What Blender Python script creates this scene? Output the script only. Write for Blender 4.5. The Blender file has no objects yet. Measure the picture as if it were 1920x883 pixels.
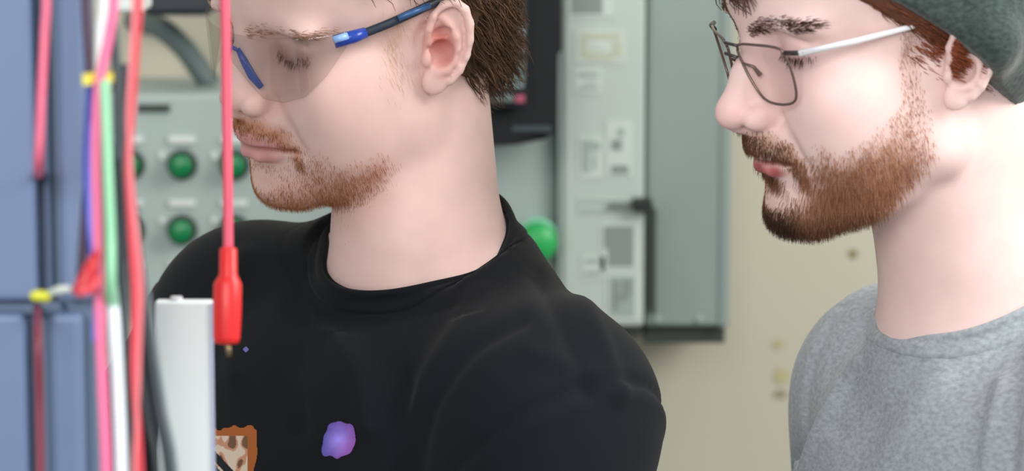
import bpy, math, random
import numpy as np
from mathutils import Vector, Matrix, noise
from mathutils.bvhtree import BVHTree

# ---------------------------------------------------------------- camera, world, lights
FPX = 5333.0
CAM = np.array([0.0, 0.0, 182.0])          # centimetres; the scene is built in cm and linked at 0.01
PITCH = math.radians(8)
RIGHT = np.array([1.0, 0, 0]); FWD = np.array([0, math.cos(PITCH), -math.sin(PITCH)]); UP = np.array([0, math.sin(PITCH), math.cos(PITCH)])
CAMBASIS = np.stack([RIGHT, FWD, UP], 1)
def W(px, py, d):
    return CAM + d * (FWD + (px - 960) / FPX * RIGHT - (py - 441.5) / FPX * UP)
def WY(px, py, Y):
    r = FWD + (px - 960) / FPX * RIGHT - (py - 441.5) / FPX * UP
    return CAM + r * (Y / r[1])
def project(p):
    q = (np.asarray(p) - CAM) @ CAMBASIS
    return np.stack([960 + FPX * q[..., 0] / q[..., 1], 441.5 - FPX * q[..., 2] / q[..., 1]], -1)

scene = bpy.context.scene
cam = bpy.data.cameras.new('camera'); camo = bpy.data.objects.new('camera', cam)
scene.collection.objects.link(camo); scene.camera = camo
camo.location = CAM * 0.01; camo.rotation_euler = (math.radians(90) - PITCH, 0, 0)
cam.sensor_width = 36; cam.lens = 100; cam.clip_start = 0.05; cam.clip_end = 60
cam.dof.use_dof = True; cam.dof.focus_distance = 1.80; cam.dof.aperture_fstop = 6.5

world = bpy.data.worlds.new('room_light'); scene.world = world; world.use_nodes = True
world.node_tree.nodes['Background'].inputs[0].default_value = (0.93, 0.97, 1.0, 1)
world.node_tree.nodes['Background'].inputs[1].default_value = 0.56

def area(name, loc, target, sx, sy, power, col):
    l = bpy.data.lights.new(name, 'AREA'); l.shape = 'RECTANGLE'; l.size = sx; l.size_y = sy; l.energy = power; l.color = col
    o = bpy.data.objects.new(name, l); scene.collection.objects.link(o); o.location = loc
    o.rotation_euler = (Vector(target) - Vector(loc)).to_track_quat('-Z', 'Y').to_euler(); return o
area('ceiling_light_key', (1.7, 1.05, 2.75), (0.25, 1.8, 1.6), 1.2, 1.2, 52, (1.0, 0.98, 0.95))
area('front_fill_light', (-0.6, -1.3, 2.6), (0, 1.8, 1.5), 1.6, 1.2, 62, (1.0, 0.99, 0.97))  # added fill from behind the camera to brighten faces and the white box
area('ceiling_light_rear', (0.2, 2.3, 2.95), (0.1, 2.7, 1.0), 1.6, 0.5, 7, (1.0, 0.98, 0.93))

vs = scene.view_settings
vs.view_transform = 'Standard'; vs.look = 'None'; vs.gamma = 1; vs.use_curve_mapping = False; vs.exposure = 0.0
random.seed(4); RNG = np.random.default_rng(4)

# ---------------------------------------------------------------- materials
def lin(c):
    return tuple(((v / 255) / 12.92 if v / 255 <= 0.04045 else ((v / 255 + 0.055) / 1.055) ** 2.4) for v in c)
def mat(name, rgb, rough=0.5, metal=0.0, spec=0.5, noise_scale=0, noise_amt=0.0, bump=0.0, bump_scale=None, emit=0, sheen=0.0, sss=0.0, alpha=None):
    m = bpy.data.materials.new(name); m.use_nodes = True; nt = m.node_tree; b = nt.nodes['Principled BSDF']
    c = lin(rgb); b.inputs['Base Color'].default_value = (*c, 1); b.inputs['Roughness'].default_value = rough
    b.inputs['Metallic'].default_value = metal; b.inputs['Specular IOR Level'].default_value = spec
    if sheen: b.inputs['Sheen Weight'].default_value = sheen
    if sss: b.inputs['Subsurface Weight'].default_value = sss; b.inputs['Subsurface Scale'].default_value = 0.01
    if noise_scale:
        tc = nt.nodes.new('ShaderNodeTexCoord'); n = nt.nodes.new('ShaderNodeTexNoise'); n.inputs['Scale'].default_value = noise_scale
        n.inputs['Detail'].default_value = 5; nt.links.new(tc.outputs['Object'], n.inputs['Vector'])
        mr = nt.nodes.new('ShaderNodeMapRange'); mr.inputs['From Min'].default_value = .3; mr.inputs['From Max'].default_value = .7
        mr.inputs['To Min'].default_value = 1 - noise_amt; mr.inputs['To Max'].default_value = 1 + noise_amt
        nt.links.new(n.outputs['Fac'], mr.inputs['Value'])
        mx = nt.nodes.new('ShaderNodeVectorMath'); mx.operation = 'SCALE'; mx.inputs[0].default_value = c
        nt.links.new(mr.outputs['Result'], mx.inputs['Scale']); nt.links.new(mx.outputs['Vector'], b.inputs['Base Color'])
        if bump:
            bp = nt.nodes.new('ShaderNodeBump'); bp.inputs['Strength'].default_value = bump; bp.inputs['Distance'].default_value = 0.002
            nt.links.new(n.outputs['Fac'], bp.inputs['Height']); nt.links.new(bp.outputs['Normal'], b.inputs['Normal'])
    if emit: b.inputs['Emission Color'].default_value = (*c, 1); b.inputs['Emission Strength'].default_value = emit
    return m
def skin_mat(name):
    m = bpy.data.materials.new(name); m.use_nodes = True; nt = m.node_tree; b = nt.nodes['Principled BSDF']
    a = nt.nodes.new('ShaderNodeAttribute'); a.attribute_name = 'tint'; tc = nt.nodes.new('ShaderNodeTexCoord')
    n = nt.nodes.new('ShaderNodeTexNoise'); n.inputs['Scale'].default_value = 45; n.inputs['Detail'].default_value = 4
    nt.links.new(tc.outputs['Object'], n.inputs['Vector'])
    mr = nt.nodes.new('ShaderNodeMapRange'); mr.inputs['From Min'].default_value = .3; mr.inputs['From Max'].default_value = .7
    mr.inputs['To Min'].default_value = .95; mr.inputs['To Max'].default_value = 1.04
    mx = nt.nodes.new('ShaderNodeVectorMath'); mx.operation = 'SCALE'
    nt.links.new(n.outputs['Fac'], mr.inputs['Value']); nt.links.new(a.outputs['Color'], mx.inputs[0]); nt.links.new(mr.outputs['Result'], mx.inputs['Scale'])
    nt.links.new(mx.outputs['Vector'], b.inputs['Base Color'])
    b.inputs['Roughness'].default_value = .52; b.inputs['Specular IOR Level'].default_value = .35
    b.inputs['Subsurface Weight'].default_value = .25; b.inputs['Subsurface Scale'].default_value = .008
    b.inputs['Subsurface Radius'].default_value = (1, .35, .2)
    return m
def attr_mat(name, rough=.6, sheen=0.0, heather=0.0, spec=.3):
    m = bpy.data.materials.new(name); m.use_nodes = True; nt = m.node_tree; b = nt.nodes['Principled BSDF']
    a = nt.nodes.new('ShaderNodeAttribute'); a.attribute_name = 'tint'
    out = a.outputs['Color']
    if heather:
        tc = nt.nodes.new('ShaderNodeTexCoord'); mp = nt.nodes.new('ShaderNodeMapping'); mp.inputs['Scale'].default_value = (1, 1, 1.6)
        nt.links.new(tc.outputs['Object'], mp.inputs['Vector'])
        n = nt.nodes.new('ShaderNodeTexNoise'); n.inputs['Scale'].default_value = 260; n.inputs['Detail'].default_value = 3
        nt.links.new(mp.outputs['Vector'], n.inputs['Vector'])
        mr = nt.nodes.new('ShaderNodeMapRange'); mr.inputs['From Min'].default_value = .3; mr.inputs['From Max'].default_value = .7
        mr.inputs['To Min'].default_value = 1 - heather; mr.inputs['To Max'].default_value = 1 + heather
        nt.links.new(n.outputs['Fac'], mr.inputs['Value'])
        mx = nt.nodes.new('ShaderNodeVectorMath'); mx.operation = 'SCALE'
        nt.links.new(out, mx.inputs[0]); nt.links.new(mr.outputs['Result'], mx.inputs['Scale']); out = mx.outputs['Vector']
    nt.links.new(out, b.inputs['Base Color']); b.inputs['Roughness'].default_value = rough
    b.inputs['Specular IOR Level'].default_value = spec; b.inputs['Sheen Weight'].default_value = sheen
    return m
def lens_mat(name, tint, gloss=.05):
    m = bpy.data.materials.new(name); m.use_nodes = True; nt = m.node_tree; nt.nodes.clear()
    o = nt.nodes.new('ShaderNodeOutputMaterial'); t = nt.nodes.new('ShaderNodeBsdfTransparent'); t.inputs[0].default_value = (*tint, 1)
    g = nt.nodes.new('ShaderNodeBsdfGlossy'); g.inputs['Roughness'].default_value = .05
    x = nt.nodes.new('ShaderNodeMixShader'); x.inputs[0].default_value = gloss; nt.links.new(t.outputs[0], x.inputs[1]); nt.links.new(g.outputs[0], x.inputs[2])
    nt.links.new(x.outputs[0], o.inputs[0]); return m

# ---------------------------------------------------------------- object helpers
def link(name, me, m=None, parent=None, smooth=True):
    o = bpy.data.objects.new(name, me); scene.collection.objects.link(o)
    if m is not None and not me.materials: me.materials.append(m)
    if parent is not None: o.parent = parent; o.matrix_parent_inverse = parent.matrix_world.inverted() if False else Matrix.Identity(4)
    if smooth and len(me.polygons): me.polygons.foreach_set('use_smooth', [True] * len(me.polygons))
    return o
def tag(o, label, cat, group=None):
    o['label'] = label; o['category'] = cat
    if group: o['group'] = group
    return o
def empty(name, label, cat, group=None):
    o = bpy.data.objects.new(name, None); scene.collection.objects.link(o); o.empty_display_size = .05
    return tag(o, label, cat, group)
def np_mesh(name, V, Q):
    """V cm, Q (n,4) or (n,3)"""
    me = bpy.data.meshes.new(name); n = len(Q); k = Q.shape[1]
    me.vertices.add(len(V)); me.vertices.foreach_set('co', (np.asarray(V) * .01).astype(np.float32).ravel())
    me.loops.add(n * k); me.loops.foreach_set('vertex_index', Q.astype(np.int32).ravel())
    me.polygons.add(n); me.polygons.foreach_set('loop_start', np.arange(0, n * k, k, dtype=np.int32))
    me.update(calc_edges=True); me.validate(); return me
def set_tint(me, cols):
    a = me.color_attributes.new('tint', 'FLOAT_COLOR', 'POINT')
    c = np.ones((len(me.vertices), 4), np.float32); c[:, :3] = cols; a.data.foreach_set('color', c.ravel())

class MB:
    """collects polygons in centimetres and links them as one mesh"""
    def __init__(s): s.v = []; s.f = []
    def add(s, v, f):
        n = len(s.v); s.v += [tuple(map(float, p)) for p in v]; s.f += [tuple(n + i for i in q) for q in f]
    def hexa(s, c, bevel=0):            # 8 corners: bottom 4 then top 4
        s.add(c, [(0, 3, 2, 1), (4, 5, 6, 7), (0, 1, 5, 4), (1, 2, 6, 5), (2, 3, 7, 6), (3, 0, 4, 7)])
    def box(s, x0, x1, y0, y1, z0, z1):
        s.hexa([(x0, y0, z0), (x1, y0, z0), (x1, y1, z0), (x0, y1, z0), (x0, y0, z1), (x1, y0, z1), (x1, y1, z1), (x0, y1, z1)])
    def tube(s, pts, r, n=10, caps=True, flat=1.0):
        pts = [np.asarray(p, float) for p in pts]; rr = r if hasattr(r, '__len__') else [r] * len(pts)
        ring = []; prev = None
        for i, p in enumerate(pts):
            t = pts[min(i + 1, len(pts) - 1)] - pts[max(i - 1, 0)]; t /= np.linalg.norm(t) + 1e-9
            if prev is None:
                a = np.array([0, 1, 0]) if abs(t[1]) < .9 else np.array([1, 0, 0])
                u = np.cross(t, a)
            else: u = prev - t * np.dot(prev, t)
            u /= np.linalg.norm(u) + 1e-9; w = np.cross(t, u); prev = u
            ring.append([p + rr[i] * (math.cos(2 * math.pi * k / n) * u + flat * math.sin(2 * math.pi * k / n) * w) for k in range(n)])
        v = [q for g in ring for q in g]; f = []
        for i in range(len(pts) - 1):
            for k in range(n): f.append((i * n + k, i * n + (k + 1) % n, (i + 1) * n + (k + 1) % n, (i + 1) * n + k))
        if caps: f.append(tuple(range(n - 1, -1, -1))); f.append(tuple((len(pts) - 1) * n + k for k in range(n)))
        s.add(v, f)
    def build(s, name, m, parent=None, bevel=0, smooth=False, seg=2):
        me = bpy.data.meshes.new(name); me.from_pydata([(a * .01, b * .01, c * .01) for a, b, c in s.v], [], s.f); me.update()
        o = link(name, me, m, parent, smooth)
        if bevel:
            md = o.modifiers.new('bevel', 'BEVEL'); md.width = bevel * .01; md.segments = seg; md.limit_method = 'ANGLE'
        return o
def spline(pts, n=8):
    P = [np.asarray(p, float) for p in pts]; P = [2 * P[0] - P[1]] + P + [2 * P[-1] - P[-2]]; out = []
    for i in range(1, len(P) - 2):
        for k in range(n):
            t = k / n
            out.append(.5 * (2 * P[i] + (P[i + 1] - P[i - 1]) * t + (2 * P[i - 1] - 5 * P[i] + 4 * P[i + 1] - P[i + 2]) * t * t + (3 * P[i] - P[i - 1] - 3 * P[i + 1] + P[i + 2]) * t ** 3))
    out.append(P[-2]); return out

# ---------------------------------------------------------------- implicit modelling
class Frame:
    def __init__(s, o, A): s.o = np.asarray(o, float); s.A = np.asarray(A, float); s.I = np.linalg.inv(s.A)
    def to(s, p): return s.o + np.asarray(p, float) @ s.A.T
    def inv(s, p): return (p - s.o) @ s.I.T
WORLD = Frame((0, 0, 0), np.eye(3))
def axis(lo, hi, fl, fh, fine, coarse):
    a = []
    if fl > lo: a += list(np.linspace(lo, fl, max(2, int((fl - lo) / coarse) + 1))[:-1])
    a += list(np.linspace(fl, fh, int((fh - fl) / fine) + 1))
    if hi > fh: a += list(np.linspace(fh, hi, max(2, int((hi - fh) / coarse) + 1))[1:])
    return np.array(a)
class Field:
    def __init__(s, X, Y, Z): s.X, s.Y, s.Z = X, Y, Z; s.D = np.full((len(X), len(Y), len(Z)), 3.0, np.float32)
    def _sub(s, fr, lo, hi, m):
        c = np.array([[x, y, z] for x in (lo[0], hi[0]) for y in (lo[1], hi[1]) for z in (lo[2], hi[2])]); c = fr.to(c)
        a, b = c.min(0) - m, c.max(0) + m
        sl = tuple(slice(max(0, int(np.searchsorted(A, a[i])) - 1), int(np.searchsorted(A, b[i])) + 1) for i, A in enumerate((s.X, s.Y, s.Z)))
        x, y, z = s.X[sl[0]], s.Y[sl[1]], s.Z[sl[2]]
        if min(len(x), len(y), len(z)) == 0: return sl, None
        I = fr.I.astype(np.float32); o = fr.o
        x = (x - o[0]).astype(np.float32)[:, None, None]; y = (y - o[1]).astype(np.float32)[None, :, None]; z = (z - o[2]).astype(np.float32)[None, None, :]
        return sl, [I[i, 0] * x + I[i, 1] * y + I[i, 2] * z for i in range(3)]
    def _apply(s, sl, d, k, op):
        D = s.D[sl]
        if op == 'sub': d = -d
        if k <= 0: r = np.minimum(D, d) if op == 'add' else np.maximum(D, d)
        else:
            h = np.maximum(k - np.abs(D - d), 0) / k
            r = np.minimum(D, d) - h * h * k * .25 if op == 'add' else np.maximum(D, d) + h * h * k * .25
        s.D[sl] = r
    def ell(s, fr, c, r, k=1.0, op='add', R=None):
        c = np.asarray(c, float); r = np.asarray(r, float)
        if R is not None: fr = Frame(fr.to(c), fr.A @ R); c = np.zeros(3)
        sl, p = s._sub(fr, c - r, c + r, 3.2 if op == 'add' else k + .3)
        if p is None: return
        q = [(p[i] - c[i]) / r[i] for i in range(3)]
        k0 = np.sqrt(q[0] ** 2 + q[1] ** 2 + q[2] ** 2) + 1e-6
        k1 = np.sqrt((q[0] / r[0]) ** 2 + (q[1] / r[1]) ** 2 + (q[2] / r[2]) ** 2) + 1e-6
        s._apply(sl, k0 * (k0 - 1) / k1, k, op)
    def cone(s, fr, a, b, ra, rb, k=1.0, op='add'):
        a = np.asarray(a, float); b = np.asarray(b, float); R = max(ra, rb)
        sl, p = s._sub(fr, np.minimum(a, b) - R, np.maximum(a, b) + R, 3.2 if op == 'add' else k + .3)
        if p is None: return
        ab = b - a; L = float(ab @ ab) + 1e-9
        t = np.clip(((p[0] - a[0]) * ab[0] + (p[1] - a[1]) * ab[1] + (p[2] - a[2]) * ab[2]) / L, 0, 1)
        d = np.sqrt(sum((p[i] - a[i] - t * ab[i]) ** 2 for i in range(3))) - (ra + (rb - ra) * t)
        s._apply(sl, d, k, op)
    def chain(s, fr, pts, r, k=.3, op='add'):
        rr = r if hasattr(r, '__len__') else [r] * len(pts)
        for i in range(len(pts) - 1): s.cone(fr, pts[i], pts[i + 1], rr[i], rr[i + 1], k, op)
    def cut(s, o, n, k=0.0):
        """removes everything on the side the normal points to"""
        n = np.asarray(n, float); n = n / np.linalg.norm(n)
        d = ((s.X - o[0]) * n[0])[:, None, None] + ((s.Y - o[1]) * n[1])[None, :, None] + ((s.Z - o[2]) * n[2])[None, None, :]
        s._apply((slice(None),) * 3, -d.astype(np.float32), k, 'sub')
    def mesh(s, name):
        D = s.D; I = (D < 0)
        D[0], D[-1] = 3, 3; D[:, 0], D[:, -1] = 3, 3; D[:, :, 0], D[:, :, -1] = 3, 3; I = D < 0
        S = np.zeros(tuple(n - 1 for n in D.shape), np.uint8)
        for a in (0, 1):
            for b in (0, 1):
                for c in (0, 1): S += I[a:a + S.shape[0], b:b + S.shape[1], c:c + S.shape[2]]
        act = np.argwhere((S > 0) & (S < 8)); del S
        idx = np.full(tuple(n - 1 for n in D.shape), -1, np.int32); idx[act[:, 0], act[:, 1], act[:, 2]] = np.arange(len(act))
        G = [s.X, s.Y, s.Z]; acc = np.zeros((len(act), 3)); cnt = np.zeros(len(act))
        val = {}
        for a in (0, 1):
            for b in (0, 1):
                for c in (0, 1): val[a, b, c] = D[act[:, 0] + a, act[:, 1] + b, act[:, 2] + c]
        for ax in range(3):
            for u in (0, 1):
                for w in (0, 1):
                    o = [(ax + 1) % 3, (ax + 2) % 3]; p0 = [0, 0, 0]; p0[o[0]] = u; p0[o[1]] = w; p1 = list(p0); p1[ax] = 1
                    v0, v1 = val[tuple(p0)], val[tuple(p1)]; m = (v0 < 0) != (v1 < 0); t = np.where(m, v0 / (v0 - v1 + 1e-12), 0)
                    P = np.zeros((len(act), 3))
                    for j in range(3):
                        g0 = G[j][act[:, j] + p0[j]]; g1 = G[j][act[:, j] + p1[j]]; P[:, j] = g0 + (g1 - g0) * t
                    acc[m] += P[m]; cnt[m] += 1
        V = acc / cnt[:, None]; Q = []
        for ax in range(3):
            b, c = (ax + 1) % 3, (ax + 2) % 3
            s0 = [slice(None)] * 3; s1 = [slice(None)] * 3; s0[ax] = slice(0, -1); s1[ax] = slice(1, None)
            A0, A1 = I[tuple(s0)], I[tuple(s1)]; e = np.argwhere(A0 != A1); fl = A0[e[:, 0], e[:, 1], e[:, 2]]
            def g(db, dc):
                q = e.copy(); q[:, b] += db; q[:, c] += dc; return idx[q[:, 0], q[:, 1], q[:, 2]]
            q = np.stack([g(-1, -1), g(0, -1), g(0, 0), g(-1, 0)], 1); q[~fl] = q[~fl][:, ::-1]; Q.append(q)
        s.V = V; return np_mesh(name, V, np.concatenate(Q))
def sst(a, b, x):
    t = np.clip((x - a) / (b - a), 0, 1); return t * t * (3 - 2 * t)
def segdist(p, pts):
    """distance of 2D points to a polyline, and the parameter along it"""
    best = np.full(len(p), 1e9); pts = np.asarray(pts, float)
    for a, b in zip(pts[:-1], pts[1:]):
        ab = b - a; t = np.clip(((p - a) @ ab) / (ab @ ab), 0, 1); best = np.minimum(best, np.linalg.norm(p - a - t[:, None] * ab, axis=1))
    return best
def inpoly(p, poly):
    """signed distance, negative inside"""
    poly = np.asarray(poly, float); ins = np.zeros(len(p), bool); n = len(poly)
    for i in range(n):
        a, b = poly[i], poly[(i + 1) % n]
        c = ((a[1] > p[:, 1]) != (b[1] > p[:, 1])) & (p[:, 0] < (b[0] - a[0]) * (p[:, 1] - a[1]) / (b[1] - a[1] + 1e-12) + a[0]); ins ^= c
    d = segdist(p, np.vstack([poly, poly[:1]])); return np.where(ins, -d, d)
def rot(ax, a):
    c, s_ = math.cos(a), math.sin(a)
    return np.array({'x': [[1, 0, 0], [0, c, -s_], [0, s_, c]], 'y': [[c, 0, s_], [0, 1, 0], [-s_, 0, c]], 'z': [[c, -s_, 0], [s_, c, 0], [0, 0, 1]]}[ax])
def facing(yaw):      # columns: forward, left, up of someone facing image-left, turned yaw towards the camera
    c, s_ = math.cos(yaw), math.sin(yaw)
    return np.array([[-c, s_, 0], [-s_, -c, 0], [0, 0, 1]])
def head_frame(px, py, d, yaw, pitch, roll, sc):
    A = CAMBASIS @ facing(math.radians(yaw)) @ rot('y', math.radians(pitch)) @ rot('x', math.radians(roll)) @ np.diag(sc)
    return Frame(W(px, py, d), A)

# ---- head in its own frame: x to the face, y to its left, z up, centimetres, origin between the ears
def ear(F, H, side, grow=1.0, dz=0.0):
    a = math.radians(24)
    u = np.array([math.cos(a), -math.sin(a) * side, 0]); u /= np.linalg.norm(u)
    v = np.array([math.sin(a), math.cos(a) * side, 0]); w = np.array([-.16, 0, .987]); w /= np.linalg.norm(w)
    A = H.A @ np.stack([u, v, w], 1) * grow
    E = Frame(H.to((-.75, side * 7.95, .25 + dz)), A)
    F.ell(E, (-.1, -.75, -.1), (1.3, .8, 2.0), .6)
    F.ell(E, (-.15, -.1, .45), (1.5, .24, 2.45), .35)
    F.ell(E, (.45, -.05, -2.05), (.95, .34, .95), .4)
    F.chain(E, [(.55, -.05, -.15), (1.0, .12, .5), (1.05, .22, 1.4), (.75, .28, 2.2), (.1, .3, 2.8), (-.7, .3, 2.85), (-1.35, .32, 2.25), (-1.68, .32, 1.3), (-1.7, .3, .3), (-1.5, .25, -.7), (-1.1, .18, -1.55), (-.5, .08, -2.2)],
            [.2, .24, .27, .27, .27, .28, .29, .29, .28, .27, .27, .3], .16)
    F.chain(E, [(.15, .1, 2.0), (-.35, .14, 1.35), (-.8, .16, .6), (-.92, .16, -.2), (-.72, .16, -.95), (-.25, .14, -1.4), (.3, .12, -1.5)], [.2, .25, .28, .27, .26, .28, .25], .22)
    F.ell(E, (.22, .3, -.3), (.9, .8, .9), .12, 'sub')
    F.ell(E, (.2, .28, 1.0), (.66, .5, .42), .12, 'sub')
    F.chain(E, [(.35, .36, 2.2), (-.35, .4, 2.25), (-1.0, .42, 1.7), (-1.28, .42, .8), (-1.3, .4, -.2), (-1.1, .36, -1.0)], .17, .15, 'sub')
    F.ell(E, (1.12, .12, -.55), (.34, .3, .52), .25)
    return E
def head(F, H, o):
    g = lambda k, dflt: o.get(k, dflt)
    F.ell(H, (-.6, 0, 5.0), (9.3, 7.7, 8.0), 1)
    F.ell(H, (3.2, 0, 4.6), (6.5, 6.2, 5.8), 1.5)
    F.ell(H, (-3.5, 0, 1.0), (6.2, 6.2, 6.0), 1.5)
    F.ell(H, (3.6, 0, -2.4), (5.6, 5.5, 6.2), 1.5)
    for s_ in (1, -1):
        F.ell(H, (7.6, s_ * 2.7, g('brow', 3.75)), (1.6, 2.7, .75), 1.2)
        F.ell(H, (5.0, s_ * 4.3, -1.3), (3.3, 2.15, 2.7), 2.0)
        F.cone(H, (-.2, s_ * 5.5, -.6), (.7, s_ * 5.1, -5.3), 1.6, 1.7, 1.5)
        F.cone(H, (.7, s_ * 5.1, -5.3 + .5 * g('jz', 0)), (7.3, s_ * 1.6, -8.5 + g('jz', 0)), 1.75, 1.45, 1.6)
        F.ell(H, (4.3, s_ * 3.5, -4.2), (3.8, g('cheek', 2.9), 4.0), 2.2)
    F.ell(H, (6.3 + g('mx', 0), 0, -4.7), (3.75, 3.3, 2.7), 1.4)
    F.ell(H, (8.0, 0, -8.5 + g('jz', 0) * .8), (1.7, 1.9, 1.5), 1.0)
    F.ell(H, (3.2, 0, -7.4), (5.2, 4.6, g('under', 2.4)), 1.6)
    # sockets
    ez, nx, mw, mz = g('ez', 0), g('nx', 0), g('mw', 1), g('mz', 0)
    for s_ in (1, -1):
        F.ell(H, (9.9, s_ * 3.1, 2.1 + ez), (1.6, 1.7, 1.2), 1.5, 'sub')
        F.ell(H, (7.05, s_ * 3.25, 2.05 + ez), (1.36, 1.5, 1.2), .4)
        F.chain(H, [(8.2, s_ * 1.9, 1.55 + ez), (8.62, s_ * 2.6, 1.25 + ez), (8.55, s_ * 3.4, 1.15 + ez), (8.1, s_ * 4.2, 1.35 + ez), (7.5, s_ * 4.7, 1.6 + ez)], .09, .12, 'sub')
        F.chain(H, [(8.6, s_ * 2.2, 2.75 + ez), (8.75, s_ * 3.0, 3.0 + ez), (8.35, s_ * 3.9, 2.9 + ez), (7.6, s_ * 4.6, 2.4 + ez)], .1, .25, 'sub')
    # nose
    F.chain(H, [(8.4, 0, 3.3), (8.7, 0, 2.3), (9.7 + nx * .6, 0, .6), (10.8 + nx, 0, -1.1)], [1.0, .8, .85, .95], .7)
    F.cone(H, (8.2, 0, 1.0), (9.3, 0, -1.9), 1.1, 1.45, .9)
    F.ell(H, (11.0 + nx, 0, -1.6), (1.12, 1.05, 1.02), .5)
    for s_ in (1, -1): F.ell(H, (9.85, s_ * 1.3, -1.95), (1.15, .62, .82), .3)
    F.ell(H, (10.3, 0, -2.5), (1.0, .35, .6), .3)
    for s_ in (1, -1):
        F.ell(H, (10.35, s_ * .72, -2.75), (.62, .3, .55), .15, 'sub')
        F.chain(H, [(9.0, s_ * 2.05, -1.3), (8.75, s_ * 2.1, -2.1), (9.1, s_ * 1.75, -2.75)], .12, .3, 'sub')
        F.chain(H, [(9.2, s_ * 2.35, -2.2), (9.05, s_ * 3.05, -3.6), (8.4, s_ * 3.7, -5.0)], [.1 - g('crease', 0), .14 - g('crease', 0), .08 - g('crease', 0)], 1.0, 'sub')
    # mouth
    up, lo, mid = lips(mw, mz, g('mx', 0))
    F.ell(H, (9.4, 0, -3.9), (.9, 2.0, 1.1), .7)
    F.chain(H, up, [.2, .34, .42, .42, .34, .2], .3); F.chain(H, lo, [.2, .38, .46, .46, .38, .2], .3)
    F.chain(H, mid, .14, .12, 'sub')
    F.ell(H, (10.3, 0, -6.95), (1.0, 2.1, .55), .8, 'sub')
    for s_ in (1, -1): ear(F, H, s_, g('ear', 1.0), g('eardz', 0))
def lips(mw, mz, mx=0):
    c = lambda L: [(x + mx - (abs(y) * (mw - 1) * .35), y * mw, z + mz - abs(y) * .03 * (mw > 1.05)) for x, y, z in L]
    return (c([(8.2, 2.55, -5.05), (9.3, 1.6, -4.75), (9.95, .6, -4.6), (9.95, -.6, -4.6), (9.3, -1.6, -4.75), (8.2, -2.55, -5.05)]),
            c([(8.15, 2.4, -5.3), (9.15, 1.5, -5.6), (9.75, .6, -5.75), (9.75, -.6, -5.75), (9.15, -1.5, -5.6), (8.15, -2.4, -5.3)]),
            c([(8.55, 2.75, -5.25), (9.75, 1.5, -5.14), (10.4, 0, -5.18), (9.75, -1.5, -5.14), (8.55, -2.75, -5.25)]))

def torso_prims(F, T, inf, P, clothes=False):
    """torso frame: x forward, y left, z up, origin at the base of the neck"""
    i = inf
    F.ell(T, (1.0, 0, -21), (11.0 + i, 16.5 + i, 15.5 + i), 3)
    F.ell(T, (2.0, 0, -36), (11.5 + i, 15.5 + i, 20 + i), 5)
    for s_ in (1, -1):
        S = P['sh_l'] if s_ == 1 else P['sh_r']; E = P['el_l'] if s_ == 1 else P['el_r']
        F.cone(T, (-2.4, s_ * 3.4, P.get('clav', -1.5)), (S[0] - .5, S[1] * .8, S[2] + 1.2), P.get('clavr', 4.2) + i, P.get('clavr', 4.2) * .55 + 2.4 + i, 3)
        F.cone(T, (3.0, s_ * 5, -11.5), (S[0] + 1, S[1] * .75, S[2] - 2), 5.5 + i, 5.5 + i, 3)
        F.ell(T, S, (6.3 + i, 6.0 + i, 6.6 + i), 3)
        F.cone(T, S, E, 5.8 + i, (5.2 if clothes else 4.6) + i, 2)

# ---------------------------------------------------------------- room
WALLY = 300.0
m_wall = mat('painted_wall', (192, 187, 168), .75, noise_scale=2.5, noise_amt=.03)
m_floor = mat('concrete_floor', (120, 120, 115), .6, noise_scale=4, noise_amt=.1)
def setting(o): o['kind'] = 'structure'; return o
b = MB(); b.box(-260, 260, WALLY, WALLY + 12, 0, 290); setting(b.build('wall_back', m_wall))
b = MB(); b.box(-260, 260, -60, WALLY, -8, 0); setting(b.build('floor', m_floor))
def px_box(x0, x1, y0, y1, Yf, depth):
    """axis-aligned box whose front face (at world Y = Yf) spans these measurements of the photograph"""
    a = WY((x0 + x1) / 2 * 0 + x0, (y0 + y1) / 2, Yf); c = WY(x1, (y0 + y1) / 2, Yf); t = WY((x0 + x1) / 2, y0, Yf); u = WY((x0 + x1) / 2, y1, Yf)
    return a[0], c[0], Yf, Yf + depth, u[2], t[2]

m_cab = mat('grey_cabinet_paint', (132, 146, 140), .5, noise_scale=9, noise_amt=.05)
m_cab2 = mat('pale_grey_panel', (158, 172, 167), .5, noise_scale=6, noise_amt=.03)
m_door = mat('pale_cabinet_door', (176, 187, 178), .5, noise_scale=5, noise_amt=.03)
m_darkedge = mat('dark_gap', (52, 62, 56), .7)
m_paper = mat('white_paper', (188, 198, 189), .8)
m_print = mat('grey_print', (138, 148, 142), .8)
m_black = mat('black_plastic', (16, 19, 21), .6, spec=.25)
m_tan = mat('tan_sticker', (176, 182, 160), .7)

# right-hand enclosure, hung on the wall
e = empty('electrical_enclosure', 'large grey electrical enclosure on the beige wall, between the two people', 'electrical box')
x0, x1, y0, y1, z0, z1 = px_box(1212, 1368, -200, 612, 282, 18)
b = MB(); b.box(x0, x1, y0, y1, z0, z1); b.build('body', m_cab, e, .4)
b = MB(); b.box(x0, x1 - .1, y0 + 1.5, y1, z0 - 2.0, z0); b.build('bottom_flange', m_darkedge, e, .2)
b = MB(); b.box(x1 - .9, x1 + .15, y0 - .25, y0 + .6, z0, z1); b.build('corner_trim', m_cab, e, .2)
for k in (22, 100):
    c = WY(1212 + k, 597, 282); b = MB(); b.tube([c, c + (0, -.35, 0)], .32, 12); b.build('screw', m_cab2, e)
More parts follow.
